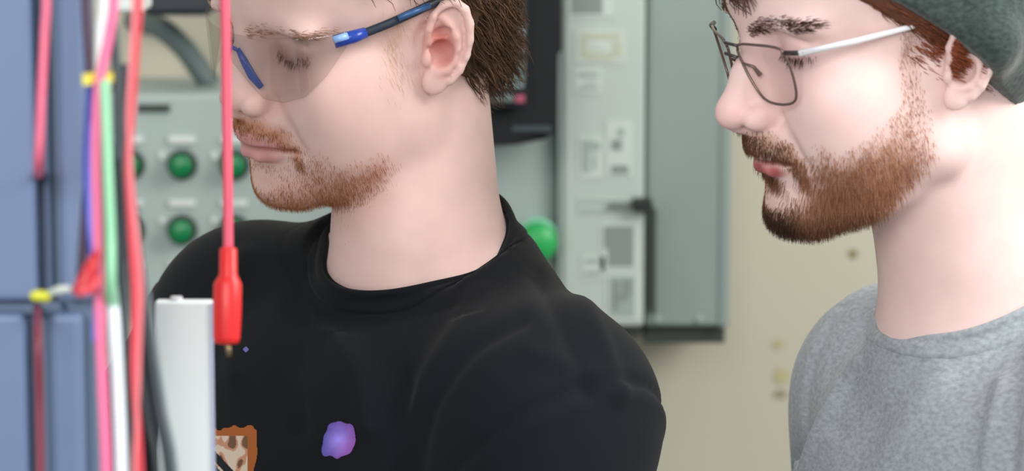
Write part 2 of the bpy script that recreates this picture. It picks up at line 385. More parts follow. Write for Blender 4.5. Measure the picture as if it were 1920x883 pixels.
# tall pale door with notices
e = empty('cabinet_door', 'tall pale grey cabinet door with papers taped on, right of the black monitor', 'cabinet')
x0, x1, y0, y1, z0, z1 = px_box(1056, 1209, -200, 612, 278, 20)
b = MB(); b.box(x0, x1, y0, y1, z0, z1); b.build('panel', m_door, e, .35)
b = MB(); b.box(x1 - 3.2, x1 - .1, y0 + 5, y1, z0 - 2.0, z0); b.build('bottom_flange', m_darkedge, e, .2)
b = MB(); b.box(x0 - .5, x0 + .25, y0 + .4, y1, z0, z1); b.build('hinge_strip', m_cab2, e, .1)
q = px_box(1222, 1230, 395, 590, 279.5, 4); b = MB(); b.box(*q); b.build('edge_gap', m_darkedge, e)
q = px_box(1186, 1224, 373, 398, 276.6, 1.6); b = MB(); b.box(*q); b.build('latch', mat('latch_black', (28, 38, 34), .4), e, .2)
q = px_box(1145, 1190, 379, 391, 277.2, 1.0); b = MB(); b.box(*q); b.build('latch_bar', mat('latch_grey', (112, 122, 116), .4), e, .1)
def notice(x0, x1, y0, y1, m, marks, lab, Y=277.6):
    r = tag(empty('notice', lab, 'notice', None), lab, 'notice', 'papers taped to the pale door')
    q = px_box(x0, x1, y0, y1, Y + .3, .1); b = MB(); b.box(*q); b.build('sheet', m, r)
    for i_, (a, c, d, f, mm) in enumerate(marks):
        q = px_box(a, c, d, f, Y + .27 - .012 * i_, .06 + .012 * i_); b = MB(); b.box(*q); b.build('printed_mark', mm, r)
mp2 = mat('print_mid', (150, 162, 154), .8); mp3 = mat('print_dark', (128, 138, 131), .8)
notice(1064, 1150, -14, 32, m_paper, [(1070, 1130, -12, 26, mp3)], 'paper with a dark grey square at the very top of the pale door')
notice(1078, 1172, 56, 118, m_paper, [(1088, 1164, 62, 74, m_tan), (1088, 1102, 74, 108, m_tan), (1102, 1148, 98, 112, m_tan), (1150, 1166, 78, 106, m_tan), (1112, 1134, 82, 92, m_paper)], 'faded tan sticker near the top of the pale door')
notice(1076, 1128, 128, 176, m_paper, [(1084, 1122, 136, 144, mp2), (1098, 1118, 152, 156, mp2), (1084, 1122, 162, 168, mp2)], 'small paper with two grey lines, beside the monitor edge')
notice(1084, 1132, 256, 334, m_paper, [(1090, 1106, 262, 324, mp2), (1110, 1126, 266, 282, mp2), (1112, 1118, 290, 318, mp2), (1108, 1112, 262, 284, mp2)], 'narrow paper with a column of grey characters, lower beside the monitor')
notice(1136, 1186, 226, 330, m_paper, [(1146, 1166, 262, 282, mp3), (1146, 1178, 310, 326, mp3), (1158, 1170, 240, 256, mp2)], 'bright white card with small dark blocks, above the black latch')
notice(1084, 1140, 372, 402, m_door, [(1090, 1140, 377, 382, mp2), (1090, 1140, 392, 397, mp2)], 'strip with two thin lines, level with the black latch')
notice(1090, 1134, 480, 522, m_paper, [(1096, 1126, 486, 494, mp2), (1096, 1126, 508, 516, mp2)], 'small paper with two grey bars, above the black shirt shoulder')
notice(1126, 1198, 418, 508, m_paper, [(1140, 1188, 424, 500, mp3), (1132, 1144, 424, 466, mp3)], 'larger paper with a solid grey picture, just under the latch')
notice(1136, 1200, 510, 600, m_paper, [(1142, 1190, 518, 594, mp2), (1148, 1160, 526, 582, mp3), (1166, 1184, 524, 552, mp3), (1150, 1178, 552, 564, mp3)], 'lowest paper with a mottled grey picture on the pale door')

# wide grey cabinet behind the left-hand person (carries the button panel and monitor)
e = empty('control_cabinet', 'wide grey control cabinet with green push buttons, behind the person in black', 'control cabinet')
x0, x1, y0, y1, z0, z1 = px_box(205, 1042, 176, 1500, 280, 20)
b = MB(); b.box(x0, x1, y0, y1, max(z0, 0), z1); b.build('body', m_cab2, e, .5)
q = px_box(258, 318, 196, 210, 279.7, .5); b = MB(); b.box(*q); b.build('name_slot', m_darkedge, e)
m_btn = mat('green_button', (0, 112, 62), .3, noise_scale=3, noise_amt=.05); m_ring = mat('black_button_ring', (34, 46, 42), .4)
m_lab = mat('button_label', (205, 210, 207), .6)
for i, px in enumerate((244, 342, 440)):
    for j, py in enumerate((308, 430)):
        c = WY(px, py, 280)
        s = MB(); s.tube([c, c + (0, -1.0, 0)], [1.55, 1.45], 28); p = s.build('push_button', m_ring, e, .15)
        s = MB(); s.tube([c + (0, -.6, 0), c + (0, -1.5, 0), c + (0, -2.3, 0), c + (0, -2.5, 0)], [1.15, 1.15, 1.1, .8], 28); s.build('button_cap', m_btn, p, 0, True)
    for j, py in enumerate((262, 381, 498)):
        q = px_box(px - 26, px + 24, py - 6, py + 7, 279.6, .5); b = MB(); b.box(*q); b.build('label_plate', m_lab, e, .08)
    q = px_box(px - 44, px - 33, 286, 300, 279.7, .4); b = MB(); b.box(*q); b.build('label_plate', m_lab, e, .08)
    q = px_box(px - 44, px - 33, 408, 420, 279.7, .4); b = MB(); b.box(*q); b.build('label_plate', m_lab, e, .08)
c = WY(1008, 448, 280); s = MB(); s.tube([c, c + (0, -1.2, 0)], 2.2, 32); p = s.build('push_button', mat('light_green_ring', (132, 206, 170), .4), e, .2)
s = MB(); s.tube([c + (0, -1, 0), c + (0, -2.6, 0), c + (0, -3.1, 0)], [1.9, 1.9, 1.5], 32); s.build('button_cap', mat('bright_green', (40, 165, 84), .35), p, 0, True)
# monitor
e = empty('monitor', 'black panel monitor with rows of faint text, behind the first head', 'monitor')
A = [WY(860, -60, 266), WY(1055, -60, 268), WY(1049, 248, 268), WY(1030, 262, 267.6), WY(975, 270, 267), WY(860, 275, 265.5)]
def extr(poly, dy): 
    n = len(poly); s = MB(); s.add([p for p in poly] + [p + np.array([0, dy, 0]) for p in poly], [tuple(range(n))[::-1], tuple(range(n, 2 * n))] + [(i, (i + 1) % n, n + (i + 1) % n, n + i) for i in range(n)]); return s
extr([WY(860, -60, 266), WY(1053, -60, 268), WY(1053, 96, 268), WY(1047, 100, 268), WY(1045, 246, 268), WY(1020, 262, 267.6), WY(970, 272, 267), WY(860, 276, 265.5)], 9).build('casing', m_black, e, .3)
q = px_box(865, 988, -60, 200, 264.6, 1.6); b = MB(); b.box(*q); b.build('screen', mat('dark_screen', (26, 34, 38), .25), e)
m_txt = mat('screen_text', (120, 140, 138), .4, emit=.25); m_txt2 = mat('screen_text_dim', (92, 104, 102), .4, emit=.15); m_txtr = mat('screen_text_red', (150, 70, 90), .4, emit=.2)
for (a, c, d, f, mm) in [(968, 984, 48, 66, m_txt), (966, 984, 86, 96, m_txt), (962, 984, 116, 132, m_txt2), (955, 984, 138, 154, m_txt2), (930, 982, 158, 164, m_txt), (905, 964, 176, 190, m_txt2), (966, 984, 178, 192, m_txtr)]:
    q = px_box(a, c, d, f, 264.3, .25); b = MB(); b.box(*q); b.build('text_row', mm, e)
q = px_box(960, 1034, 236, 247, 266.8, .6); b = MB(); b.box(*q); b.build('maker_plate', mat('maker_plate', (58, 68, 70), .4), e)
# hose and the fixtures over the button panel
s = MB(); s.tube(spline([WY(250, 38, 296), WY(300, 52, 292), WY(345, 90, 290), WY(378, 135, 289), WY(394, 160, 289)], 8), 1.15, 16)
tag(s.build('cable_hose', mat('hose_grey', (86, 100, 98), .5), None, 0, True), 'dark grey cable hose curving down the wall into the control cabinet', 'hose')
s = MB(); q = px_box(268, 396, -60, 30, 278, 16); s.box(*q); tag(s.build('junction_box', mat('junction_box_black', (22, 32, 40), .45), None, .6), 'black box on the wall at the top, left of the first head', 'box')
s = MB(); q = px_box(206, 268, -60, 24, 236, 6); s.box(*q); tag(s.build('white_bracket', mat('bracket_white', (222, 230, 226), .5), None, .4), 'small white box at the top edge behind the wires', 'bracket')
# marks on the wall near the person in grey
m_mark = mat('wall_mark', (128, 120, 74), .8); m_mark2 = mat('wall_mark_pale', (186, 178, 132), .8)
for (a, c, d, f, mm, lab) in [(1592, 1609, 466, 484, m_mark, 'small dark wall plug under the bearded chin'), (1450, 1470, 636, 652, m_mark2, 'pale scuff, topmost of the three marks left of the grey shirt'),
                              (1452, 1480, 690, 716, m_mark2, 'yellowish scuff, middle of the three marks left of the grey shirt'), (1450, 1476, 730, 745, mat('wall_mark_brown', (150, 142, 118), .8), 'brownish scuff, lowest of the three marks left of the grey shirt')]:
    c0 = WY((a + c) / 2, (d + f) / 2, WALLY); r0 = (c - a) / 2 / FPX * WALLY; s = MB()
    n = 14; ang = [2 * math.pi * k / n for k in range(n)]; rr = [1 + random.uniform(-.25, .25) for _ in ang]
    ring = [c0 + np.array([math.cos(t) * r0 * w, -.05, math.sin(t) * r0 * w * (f - d) / (c - a)]) for t, w in zip(ang, rr)]
    s.add(ring + [p + np.array([0, -.12, 0]) for p in ring], [tuple(range(n, 2 * n))] + [(i, (i + 1) % n, n + (i + 1) % n, n + i) for i in range(n)])
    tag(s.build('wall_mark', mm), lab, 'wall mark', 'marks on the beige wall')

# ---------------------------------------------------------------- people
def strands(name, mesh, V, density, n, length, rad, dirf, cols, parent, m, segs=3, wave=0.0, seed=1, off=0.0):
    """short hairs rooted on a mesh; V vertices (cm), density per vertex"""
    rng = np.random.default_rng(seed)
    nl = len(mesh.loops); q = np.empty(nl, np.int32); mesh.loops.foreach_get('vertex_index', q); q = q.reshape(-1, 4)
    dq = density[q].mean(1); keep = dq > .02; q = q[keep]; dq = dq[keep]
    a, b_, c_ = V[q[:, 0]], V[q[:, 1]], V[q[:, 2]]; nrm = np.cross(b_ - a, V[q[:, 2]] - a) + np.cross(c_ - a, V[q[:, 3]] - a); ar = np.linalg.norm(nrm, axis=1) * .5 + 1e-12
    w = ar * dq; w /= w.sum(); pick = rng.choice(len(q), n, p=w); u, v = rng.random((2, n, 1))
    p0 = (V[q[pick, 0]] * (1 - u) + V[q[pick, 1]] * u) * (1 - v) + (V[q[pick, 3]] * (1 - u) + V[q[pick, 2]] * u) * v
    N = nrm[pick]; N /= np.linalg.norm(N, axis=1)[:, None] + 1e-12; p0 = p0 + N * off
    L = length(p0, rng) if callable(length) else length * rng.uniform(.6, 1.15, n)
    pts = [p0 - N * .05]; p = p0.copy(); ph = rng.uniform(0, 6.28, n)
    for k in range(segs):
        d = dirf(p, N, k / segs, rng) + rng.normal(0, .12, (n, 3))
        if wave: d = d + wave * np.stack([np.sin(ph + k * 1.3), np.cos(ph + k * 1.1), np.sin(ph * 2 + k)], 1)
        d /= np.linalg.norm(d, axis=1)[:, None]; p = p + d * (L / segs)[:, None]; pts.append(p)
    P = np.stack(pts, 1); T = P[:, -1] - P[:, 0]; T /= np.linalg.norm(T, axis=1)[:, None] + 1e-9
    A = np.cross(T, N); A /= np.linalg.norm(A, axis=1)[:, None] + 1e-9; B = np.cross(T, A)
    k1 = segs + 1; verts = np.zeros((n, k1, 3, 3))
    for j in range(3):
        o = math.cos(j * 2.094) * A + math.sin(j * 2.094) * B
        for k in range(k1): verts[:, k, j] = P[:, k] + o * rad * (1 - .75 * (k / segs) ** 1.5)
    base = (np.arange(n) * k1 * 3)[:, None, None]; kk = np.arange(segs)[None, :, None] * 3; jj = np.arange(3)[None, None, :]; j2 = (jj + 1) % 3
    Q = np.stack([base + kk + jj, base + kk + j2, base + kk + 3 + j2, base + kk + 3 + jj], -1).reshape(-1, 4)
    me = np_mesh(name, verts.reshape(-1, 3), Q)
    t = rng.random((n, 1)); t2 = rng.uniform(.85, 1.15, (n, 1)); C = np.array(lin(cols[0])) * (1 - t) + np.array(lin(cols[1])) * t; C = np.clip(C * t2, 0, 1)
    if len(cols) > 2: s_ = cols[2](p0)[:, None]; C = C * (1 - s_) + np.array(lin(cols[3])) * s_
    set_tint(me, np.repeat(C, k1 * 3, 0)); return link(name, me, m, parent)
m_skin = skin_mat('skin'); m_hair = attr_mat('hair', .55, spec=.25)

def limb(F, T, P, clothes=False):
    for s_, S in ((1, 'l'), (-1, 'r')):
        E, Wr = np.array(P['el_' + S], float), np.array(P['wr_' + S], float)
        F.cone(T, E, Wr, 4.3, 2.9, 1)
        d = (Wr - E) / np.linalg.norm(Wr - E); side = np.cross(d, (0, 0, 1)); side /= np.linalg.norm(side); palm = Wr + d * 5
        F.ell(T, Wr + d * 4.5, (4.0, 3.6, 3.2), 1.2)
        for k, L in enumerate((6.2, 7.4, 8.0, 7.2)):
            b0 = palm + side * (k - 1.5) * 2.0 + d * 1.5; b1 = b0 + d * L * .55 + side * (k - 1.5) * .25; b2 = b1 + d * L * .45 + np.array([0, 0, -1.2])
            F.chain(T, [b0, b1, b2], [.95, .85, .7], .25)
        b0 = Wr + d * 2.5 + side * -3.0 * s_; F.chain(T, [b0, b0 + side * -1.8 * s_ + d * 2.5, b0 + side * -2.2 * s_ + d * 5], [1.2, 1.0, .8], .5)

def hips(T):  # legs stand straight under the torso, on the floor
    b_ = T.to((1.5, 0, -56)); yaw = math.atan2(-T.A[1, 0], -T.A[0, 0]); return Frame((b_[0], b_[1], 0), facing(yaw)), b_[2]

def person(P):
    H = head_frame(*P['head']); H.sc = P['head'][-1]
    tp = P['torso']; T = Frame(W(tp[0], tp[1], tp[2]), CAMBASIS @ facing(math.radians(tp[3])) @ rot('y', math.radians(tp[4])) @ rot('x', math.radians(tp[5])))
    L, hz = hips(T); c = H.o; nb = T.o
    F = Field(axis(min(c[0], nb[0]) - 48, max(c[0], nb[0]) + 40, c[0] - 15, c[0] + 13.5, P['res'], .6), axis(c[1] - 45, c[1] + 42, c[1] - 13, c[1] + 13, P['res'], .6), axis(-1.2, c[2] + 16.5, c[2] - 14, c[2] + 16.5, P['res'], .75))
    # trunk, arms and legs
    torso_prims(F, T, 0, P); limb(F, T, P)
    for s_ in (1, -1):
        F.cone(L, (0, s_ * 8, hz - 2), (1, s_ * 9.5, 48), 9.5, 6.2, 3); F.cone(L, (1, s_ * 9.5, 48), (-1, s_ * 10, 9), 6, 4, 2)
        F.cone(L, (-1, s_ * 10, 6), (12, s_ * 11, 3.2), 4, 3, 2)
    F.ell(L, (0, 0, hz + 2), (11, 15, 12), 4)
    # neck
    for a, b_, r0, r1, k in P['neck'](H, T): F.cone(WORLD, a, b_, r0, r1, k)
    head(F, H, P)
    me = F.mesh('person'); V = F.V; h = H.inv(V)
    ay = np.abs(h[:, 1]); nv = len(V); above = V[:, 2] > T.o[2] - 12
    lipd = np.full(nv, 9.0)
    for ch in lips(P.get('mw', 1), P.get('mz', 0), P.get('mx', 0))[:2]:
        ch = np.array(ch)
        for a, b_ in zip(ch[:-1], ch[1:]):
            ab = b_ - a; t = np.clip(((h - a) @ ab) / (ab @ ab), 0, 1); lipd = np.minimum(lipd, np.linalg.norm(h - a - t[:, None] * ab, axis=1))
    lr = .22 + .32 * np.clip(1 - ay / (2.7 * P.get('mw', 1)), 0, 1) ** .6; lip = 1 - sst(lr, lr + .25, lipd)
    base = np.array(lin(P['skin'])); col = np.tile(base, (nv, 1))
    def mixc(m, c_): col[:] = col * (1 - m[:, None]) + np.array(lin(c_)) * m[:, None]
    g = lambda c_, r: np.exp(-(((h - c_) / r) ** 2).sum(1))
    blush = np.clip(.55 * g((11, 0, -1.8), (2, 2.2, 1.6)) + .35 * g((6, np.sign(1) * 0, -1), (2.5, 9, 2)) , 0, 1) * above
    mixc(blush, P['blush'])
    # ears are redder in the bowl
    for s_ in (1, -1): mixc(np.clip(P.get('earred', .95) * np.exp(-(((h - (-.6, s_ * 7.9, .4)) / (1.0, 1.0, 1.7)) ** 2).sum(1)), 0, 1), (186, 84, 70))
    bd = P['beard'](h) * above; mixc(np.clip(bd * P['stubble'], 0, 1), P['beardskin'])
    mixc(lip * P.get('lipa', .8), P['lipcol'])
    mixc(np.exp(-((h[:, 2] - (-5.2 + P.get('mz', 0))) / .16) ** 2) * (ay < 2.7 * P.get('mw', 1)) * (h[:, 0] > 7) * above * .6, (138, 56, 58))
    eye = np.clip(.6 * np.exp(-(((np.stack([h[:, 0], ay, h[:, 2]], 1) - (8.3, 3.1, 1.6 + P.get('ez', 0))) / (1.6, 1.9, 1.2)) ** 2).sum(1)), 0, 1); mixc(eye, P['eye_shade_col'])  # shading around the eye sockets, painted into the skin colour
    set_tint(me, np.clip(col, 0, 1)); body = link('person', me, m_skin); tag(body, P['label'], 'person')
    N = None; P.update(H=H, T=T, body=body, V=V, h=h, me=me, L=L, hz=hz)
    A = H.A / np.linalg.norm(H.A, axis=0)
    def hd(x, y, z): return A @ np.array([x, y, z], float)
    # brows, lashes
    yy = np.stack([h[:, 0], ay, h[:, 2]], 1)
    brow = (1 - sst(.2, .5, segdist(yy[:, 1:], P.get('browline', [(1.3, 3.5), (2.6, 4.05), (4.0, 4.0), (5.3, 3.3)])))) * (h[:, 0] > 5)
    ez = P.get('ez', 0); lash = (1 - sst(.1, .22, segdist(yy[:, 1:], [(2.1, 1.5 + ez), (3.3, 1.22 + ez), (4.5, 1.5 + ez)]))) * (h[:, 0] > 6)
    for s_ in (1, -1):
        sd = h[:, 1] * s_ > 0
        strands('eyebrow', me, V, brow * sd, P['brow_n'], .6, P.get('brow_r', .018), lambda p, n_, t, r: hd(-.35, s_ * .9, .12) + n_ * .12, P['browcol'], body, m_hair, 2, seed=3)
        strands('eyelashes', me, V, lash * sd, 90, .5, .016, lambda p, n_, t, r: n_ * .45 + hd(.2, s_ * .25, -.8 + t * .3), P['lashcol'], body, m_hair, 2, seed=5)
    P['hd'] = hd
    return P

def bvh_of(V, me):
    q = np.empty(len(me.loops), np.int32); me.loops.foreach_get('vertex_index', q); return BVHTree.FromPolygons([Vector(v) for v in V], q.reshape(-1, 4).tolist())
def shirt(P, name, tintf, m, plane_tilt, z0, res=.45, fold=None, ring=5.9):
    T = P['T']; o = T.o; F = Field(axis(o[0] - 42, o[0] + 40, o[0] - 22, o[0] + 22, res, .7), axis(o[1] - 40, o[1] + 40, o[1] - 24, o[1] + 10, res, .7), axis(o[2] - 62, o[2] + 8, o[2] - 22, o[2] + 8, res, .8))
    torso_prims(F, T, .9, P, True)
    for a, b_, r0, r1, k in P['neck'](P['H'], T): F.cone(WORLD, a, b_, r0 + .35, r1 + .35, 1.2)
    n = T.A @ np.array([math.sin(math.radians(plane_tilt)), 0, math.cos(math.radians(plane_tilt))]); c0 = T.to((0, 0, z0))
    G = np.stack(np.meshgrid(F.X, F.Y, F.Z, indexing='ij'), -1).reshape(-1, 3); lq = T.inv(G)
    hcut = (G - c0) @ n - np.clip(np.hypot(lq[:, 0] - P.get('ringx', 0), lq[:, 1]) - ring - 1.5, 0, 30) * 1.6; del lq, G
    hcut = hcut.reshape(F.D.shape).astype(np.float32); F.D = np.maximum(F.D, hcut * .8)
    # sleeves end above the elbow, hem under the hips
    for S in ('l', 'r'):
        E = T.to(P['el_' + S]); d = E - T.to(P['sh_' + S]); d /= np.linalg.norm(d)
        cu = E - d * 6
        X = ((F.X - cu[0]) * d[0])[:, None, None] + ((F.Y - cu[1]) * d[1])[None, :, None] + ((F.Z - cu[2]) * d[2])[None, None, :]
        cx = ((F.X - E[0]) ** 2)[:, None, None] + ((F.Y - E[1]) ** 2)[None, :, None] + ((F.Z - E[2]) ** 2)[None, None, :]
        X = np.maximum(-X, np.sqrt(cx) - 13).astype(np.float32)      # removes only around the elbow
        F.D = np.maximum(F.D, -np.maximum(-(-X), np.sqrt(cx).astype(np.float32) - 13)) if False else F.D
        near = np.sqrt(cx) < 13; beyond = (((F.X - cu[0]) * d[0])[:, None, None] + ((F.Y - cu[1]) * d[1])[None, :, None] + ((F.Z - cu[2]) * d[2])[None, None, :]).astype(np.float32)
        F.D = np.where(near, np.maximum(F.D, beyond), F.D)
    F.cut(T.to((0, 0, -54)), -T.A[:, 2])
    me = F.mesh(name); V = F.V.copy(); nv = len(V)
    NN = np.zeros(nv * 3, np.float32); me.vertex_normals.foreach_get('vector', NN); NN = NN.reshape(-1, 3).astype(float)
    # collar band: a raised rib that follows the neckline, with its seam
    dpl = (V - c0) @ n; loc = T.inv(V); rad = np.hypot(loc[:, 0] - P.get('ringx', 0), loc[:, 1])
    bw = P.get('band', 2.1)
    near = rad < ring + 7
    along = -dpl + np.clip(rad - ring, 0, 9) * .35
    band = (1 - sst(bw - .15, bw + .05, along)) * near
    seam = np.exp(-((along - bw - .12) / .14) ** 2) * near
    disp = 0 * band - .06 * seam
    # armhole seam
    for S, s_ in (('l', 1), ('r', -1)):
        S0 = np.array(P['sh_' + S], float); dd = np.array(P['seam'][0]) * (1, s_, 1); dd = dd / np.linalg.norm(dd); q = loc - (S0 + dd * P['seam'][1])
        t = q @ dd; lat = np.linalg.norm(q - t[:, None] * dd, axis=1); disp -= .26 * np.exp(-(t / .34) ** 2) * (lat < 12); disp += .14 * np.exp(-((t - .9) / .5) ** 2) * (lat < 12)
    if fold is not None: disp += fold(V, NN)
    disp = np.clip(disp, -.12 - .5 * sst(9, 13, rad), .6); disp = np.where(near * (along < bw + .8), np.clip(disp, -.08, .1), disp)
    V2 = V + NN * disp[:, None]; me.vertices.foreach_set('co', (V2 * .01).astype(np.float32).ravel()); me.update()
    set_tint(me, tintf(V2, loc, band, seam)); o_ = link(name, me, m, P['body']); P['shirtV'] = V2; P['shirtN'] = NN; P['shirt'] = o_
    # ribbed collar: a folded band that runs round the neckline and lies on the shirt
    bs, bb = bvh_of(V2, me), bvh_of(P['V'], P['me']); n_a = 120; e1 = T.A[:, 0] - n * (T.A[:, 0] @ n); e1 /= np.linalg.norm(e1); e2 = np.cross(n, e1)
    dirs = [math.cos(2 * math.pi * k / n_a) * e1 + math.sin(2 * math.pi * k / n_a) * e2 for k in range(n_a)]; ax = T.to((P.get('ringx', 0), 0, 0)); ax = ax - n * ((ax - c0) @ n)
    rr_ = []
    for d_ in dirs:
        hit = bb.ray_cast(Vector(ax + d_ * 14), Vector(-d_)); rr_.append(np.linalg.norm(np.array(hit[0]) - ax) if hit[0] is not None else ring)
    rr_ = np.minimum(np.array(rr_), ring + 1.3)
    for _ in range(12): rr_ = (np.roll(rr_, 1) + rr_ * 2 + np.roll(rr_, -1)) / 4
    rows = []; nb_ = 7
    inner = [ax + d_ * (q + .22) - n * .6 for d_, q in zip(dirs, rr_)]; rows.append(inner); rows.append([ax + d_ * (q + .18) + n * .22 for d_, q in zip(dirs, rr_)]); rows.append([ax + d_ * (q + .42) + n * .34 for d_, q in zip(dirs, rr_)])
    top = [ax + d_ * (q + .68) + n * .16 for d_, q in zip(dirs, rr_)]; rows.append(top)
    prev = top
    for k in range(1, nb_ + 1):
        cur = []
        for p, d_ in zip(prev, dirs):
            q = p + (d_ * .55 - n * .83) * (bw / nb_); nr = bs.find_nearest(Vector(q)); g_ = np.array(nr[0]) + np.array(nr[1]) * (.16 if k < nb_ else -.05)
            w_ = min(1, k / 2); cur.append(q * (1 - w_) + g_ * w_)
        cur = np.array(cur)
        for _ in range(3): cur = (np.roll(cur, 1, 0) + cur * 2 + np.roll(cur, -1, 0)) / 4
        prev = list(cur); rows.append(prev)
    rv = np.array(rows).reshape(-1, 3); fq = [[i * n_a + k, i * n_a + (k + 1) % n_a, (i + 1) * n_a + (k + 1) % n_a, (i + 1) * n_a + k] for i in range(len(rows) - 1) for k in range(n_a)]
    cme = np_mesh('collar', rv, np.array(fq)[:, ::-1]); set_tint(cme, tintf(rv, T.inv(rv), np.ones(len(rv)), np.zeros(len(rv)))); co = link('collar', cme, m, o_)
    sm = co.modifiers.new('smooth', 'SUBSURF'); sm.levels = sm.render_levels = 1
    return o_
def px_folds(specs):
    """cloth folds: (polyline as seen in the photograph, width px, height cm)"""
    def f(V, N):
        p = project(V); facing_cam = np.clip(-(N @ FWD) + .15, 0, 1) > .1; d = np.zeros(len(V))
        for pts, w, a in specs: d += a * np.exp(-(segdist(p, spline([(x, y, 0) for x, y in pts], 5) if False else [q[:2] for q in spline([np.array([x, y, 0.]) for x, y in pts], 5)]) / w) ** 2)
        return d * facing_cam
    return f
def lower_body(P, trouser, shoe):
    L, hz = P['L'], P['hz']; o = L.o
    F = Field(np.arange(o[0] - 28, o[0] + 28, .8), np.arange(o[1] - 28, o[1] + 28, .8), np.arange(4, hz + 14, .9))
    F.ell(L, (0, 0, hz + 2), (12, 16, 12.5), 2)
    for s_ in (1, -1): F.cone(L, (0, s_ * 8, hz - 2), (1, s_ * 9.5, 48), 10.4, 7.6, 3); F.cone(L, (1, s_ * 9.5, 48), (-1, s_ * 10, 6), 7.6, 6.2, 2)
    F.cut((0, 0, hz + 8), (0, 0, 1)); F.cut((0, 0, 5), (0, 0, -1)); link('trousers', F.mesh('trousers'), trouser, P['body'])
    for s_ in (1, -1):
        c = L.to((5, s_ * 10.5, 0)); F = Field(np.arange(c[0] - 22, c[0] + 22, .6), np.arange(c[1] - 22, c[1] + 22, .6), np.arange(-1, 14, .6))
        F.cone(L, (-2, s_ * 10, 6), (14, s_ * 11.2, 3.4), 5, 4.4, 2); F.cone(L, (-1, s_ * 10, 6), (-1, s_ * 10, 10), 5, 5.2, 2); F.cut((0, 0, 0), (0, 0, -1)); F.cut((0, 0, 10.5), (0, 0, 1))
        link('shoe', F.mesh('shoe'), shoe, P['body'])

# ---- person in the black shirt
def beard1(h):
    x, y, z = h[:, 0], np.abs(h[:, 1]), h[:, 2]; s = np.stack([x, z], 1)
    jaw = 1 - sst(-1.4, .9, inpoly(s, [(9.9, -6.8), (8.6, -6.9), (7.9, -5.4), (7.2, -6.3), (5.5, -6.3), (4.4, -6.0), (3.4, -6.9), (4, -8.5), (6, -10.5), (7, -11.2), (10.5, -11)]))
    st = 1 - sst(-.35, .4, inpoly(np.stack([y, z], 1), [(0, -3.0), (1.6, -3.1), (2.6, -3.8), (3.4, -5.2), (3.4, -6.6), (3.0, -6.4), (2.9, -5.0), (1.8, -4.15), (0, -3.95)]))
    return np.clip(np.maximum(jaw * .55, st * (x > 6.5)), 0, 1)
P1 = dict(head=(678, 55, 185, 34.8, 18.1, -15.4, (.956, 1.0, 1.021)), torso=(772, 435, 186, 42, 4, -12), res=.17, jz=.45, clav=-3.4, clavr=4.5, ez=-.5, nx=-.6, mw=1.16, mz=.2, brow=2.9, browline=[(.8, 2.6), (2.2, 2.85), (3.8, 2.9), (5.2, 2.7)],
          sh_l=(0, 14.2, -9.3), sh_r=(1.5, -14, -10.0), el_l=(6, 19, -37), el_r=(15, -19, -30), wr_l=(24, 12, -48), wr_r=(34, -8, -34),
          neck=lambda H, T: [(H.to((-2.9, 0, -3)), T.to((-.6, 0, -1)), 5.0, 5.3, 1.5), (H.to((-4.3, 0, -1)), T.to((-.8, 0, 0)), 4.4, 4.9, 1.5), (T.to((-.5, 0, -1)), T.to((-.2, 0, -7)), 5.2, 5.9, 1.5)],
          skin=(233, 198, 190), blush=(232, 180, 170), beardskin=(190, 130, 98), stubble=.85, lipcol=(206, 136, 134), eye_shade_col=(160, 112, 102), beard=beard1, brow_n=300,
          browcol=[(160, 124, 92), (186, 148, 112)], lashcol=[(130, 92, 74), (110, 76, 62)], cheek=3.0, under=1.8, seam=((.1, 1, -.75), 2.2), band=1.3,
          label='person in a black crew-neck t-shirt wearing clear safety glasses, looking down')
person(P1); H = P1['H']; hd = P1['hd']
strands('beard', P1['me'], P1['V'], P1['beard'](P1['h']) * (P1['V'][:, 2] > P1['T'].o[2] - 12), 11000, .36, .0095, lambda p, n_, t, r: n_ * .35 + hd(-.15, 0, -1), [(142, 84, 44), (206, 142, 88)], P1['body'], m_hair, 2, seed=7)
def hairline1(h):
    x, y, z = h[:, 0], np.abs(h[:, 1]), h[:, 2]
    return inpoly(np.stack([x, z], 1), [(9.5, 9.6), (7.5, 8.8), (6.2, 7.6), (5.0, 6.0), (3.0, 5.4), (0, 4.7), (-1.8, 4.1), (-3.3, 2.6), (-3.8, -.5), (-3.5, -2.5), (-3.2, -4.6), (-3.3, -6.3), (-6.5, -7.6), (-14, -8), (-14, 18), (10, 18)])
def cap_field(H, rx, infl, cutf, name, res=.28, noise_a=.0, extra=None):
    F = Field(np.arange(H.o[0] - 15, H.o[0] + 20, res), np.arange(H.o[1] - 15, H.o[1] + 16, res), np.arange(H.o[2] - 12, H.o[2] + 18, res)); F.D[:] = 3
    F.ell(H, (-.6, 0, 5.0), (9.3 + infl, 7.7 + infl * .8, 8.0 + infl), 1); F.ell(H, (3.2, 0, 4.6), (6.5 + infl * .5, 6.2 + infl * .6, 5.8 + infl), 1.5); F.ell(H, (-3.5, 0, 1.0), (6.2 + infl, 6.2 + infl, 6.0 + infl), 1.5)
    if extra: extra(F)
    G = np.stack(np.meshgrid(F.X, F.Y, F.Z, indexing='ij'), -1).reshape(-1, 3); h = H.inv(G); c = cutf(h)
    if noise_a: c = c
    F.D = np.maximum(F.D, c.reshape(F.D.shape).astype(np.float32)); me = F.mesh(name); return me, F.V
cap, CV = cap_field(H, 0, .9, hairline1, 'hair', extra=lambda F: F.ell(H, (-7.2, 0, -2.2), (2.6, 5.0, 3.6), 1.5))
n_ = np.array([noise.noise(Vector(v * .9)) for v in CV]); NN = np.zeros(len(CV) * 3, np.float32); cap.vertex_normals.foreach_get('vector', NN); CV2 = CV + NN.reshape(-1, 3) * (n_[:, None] * .5)
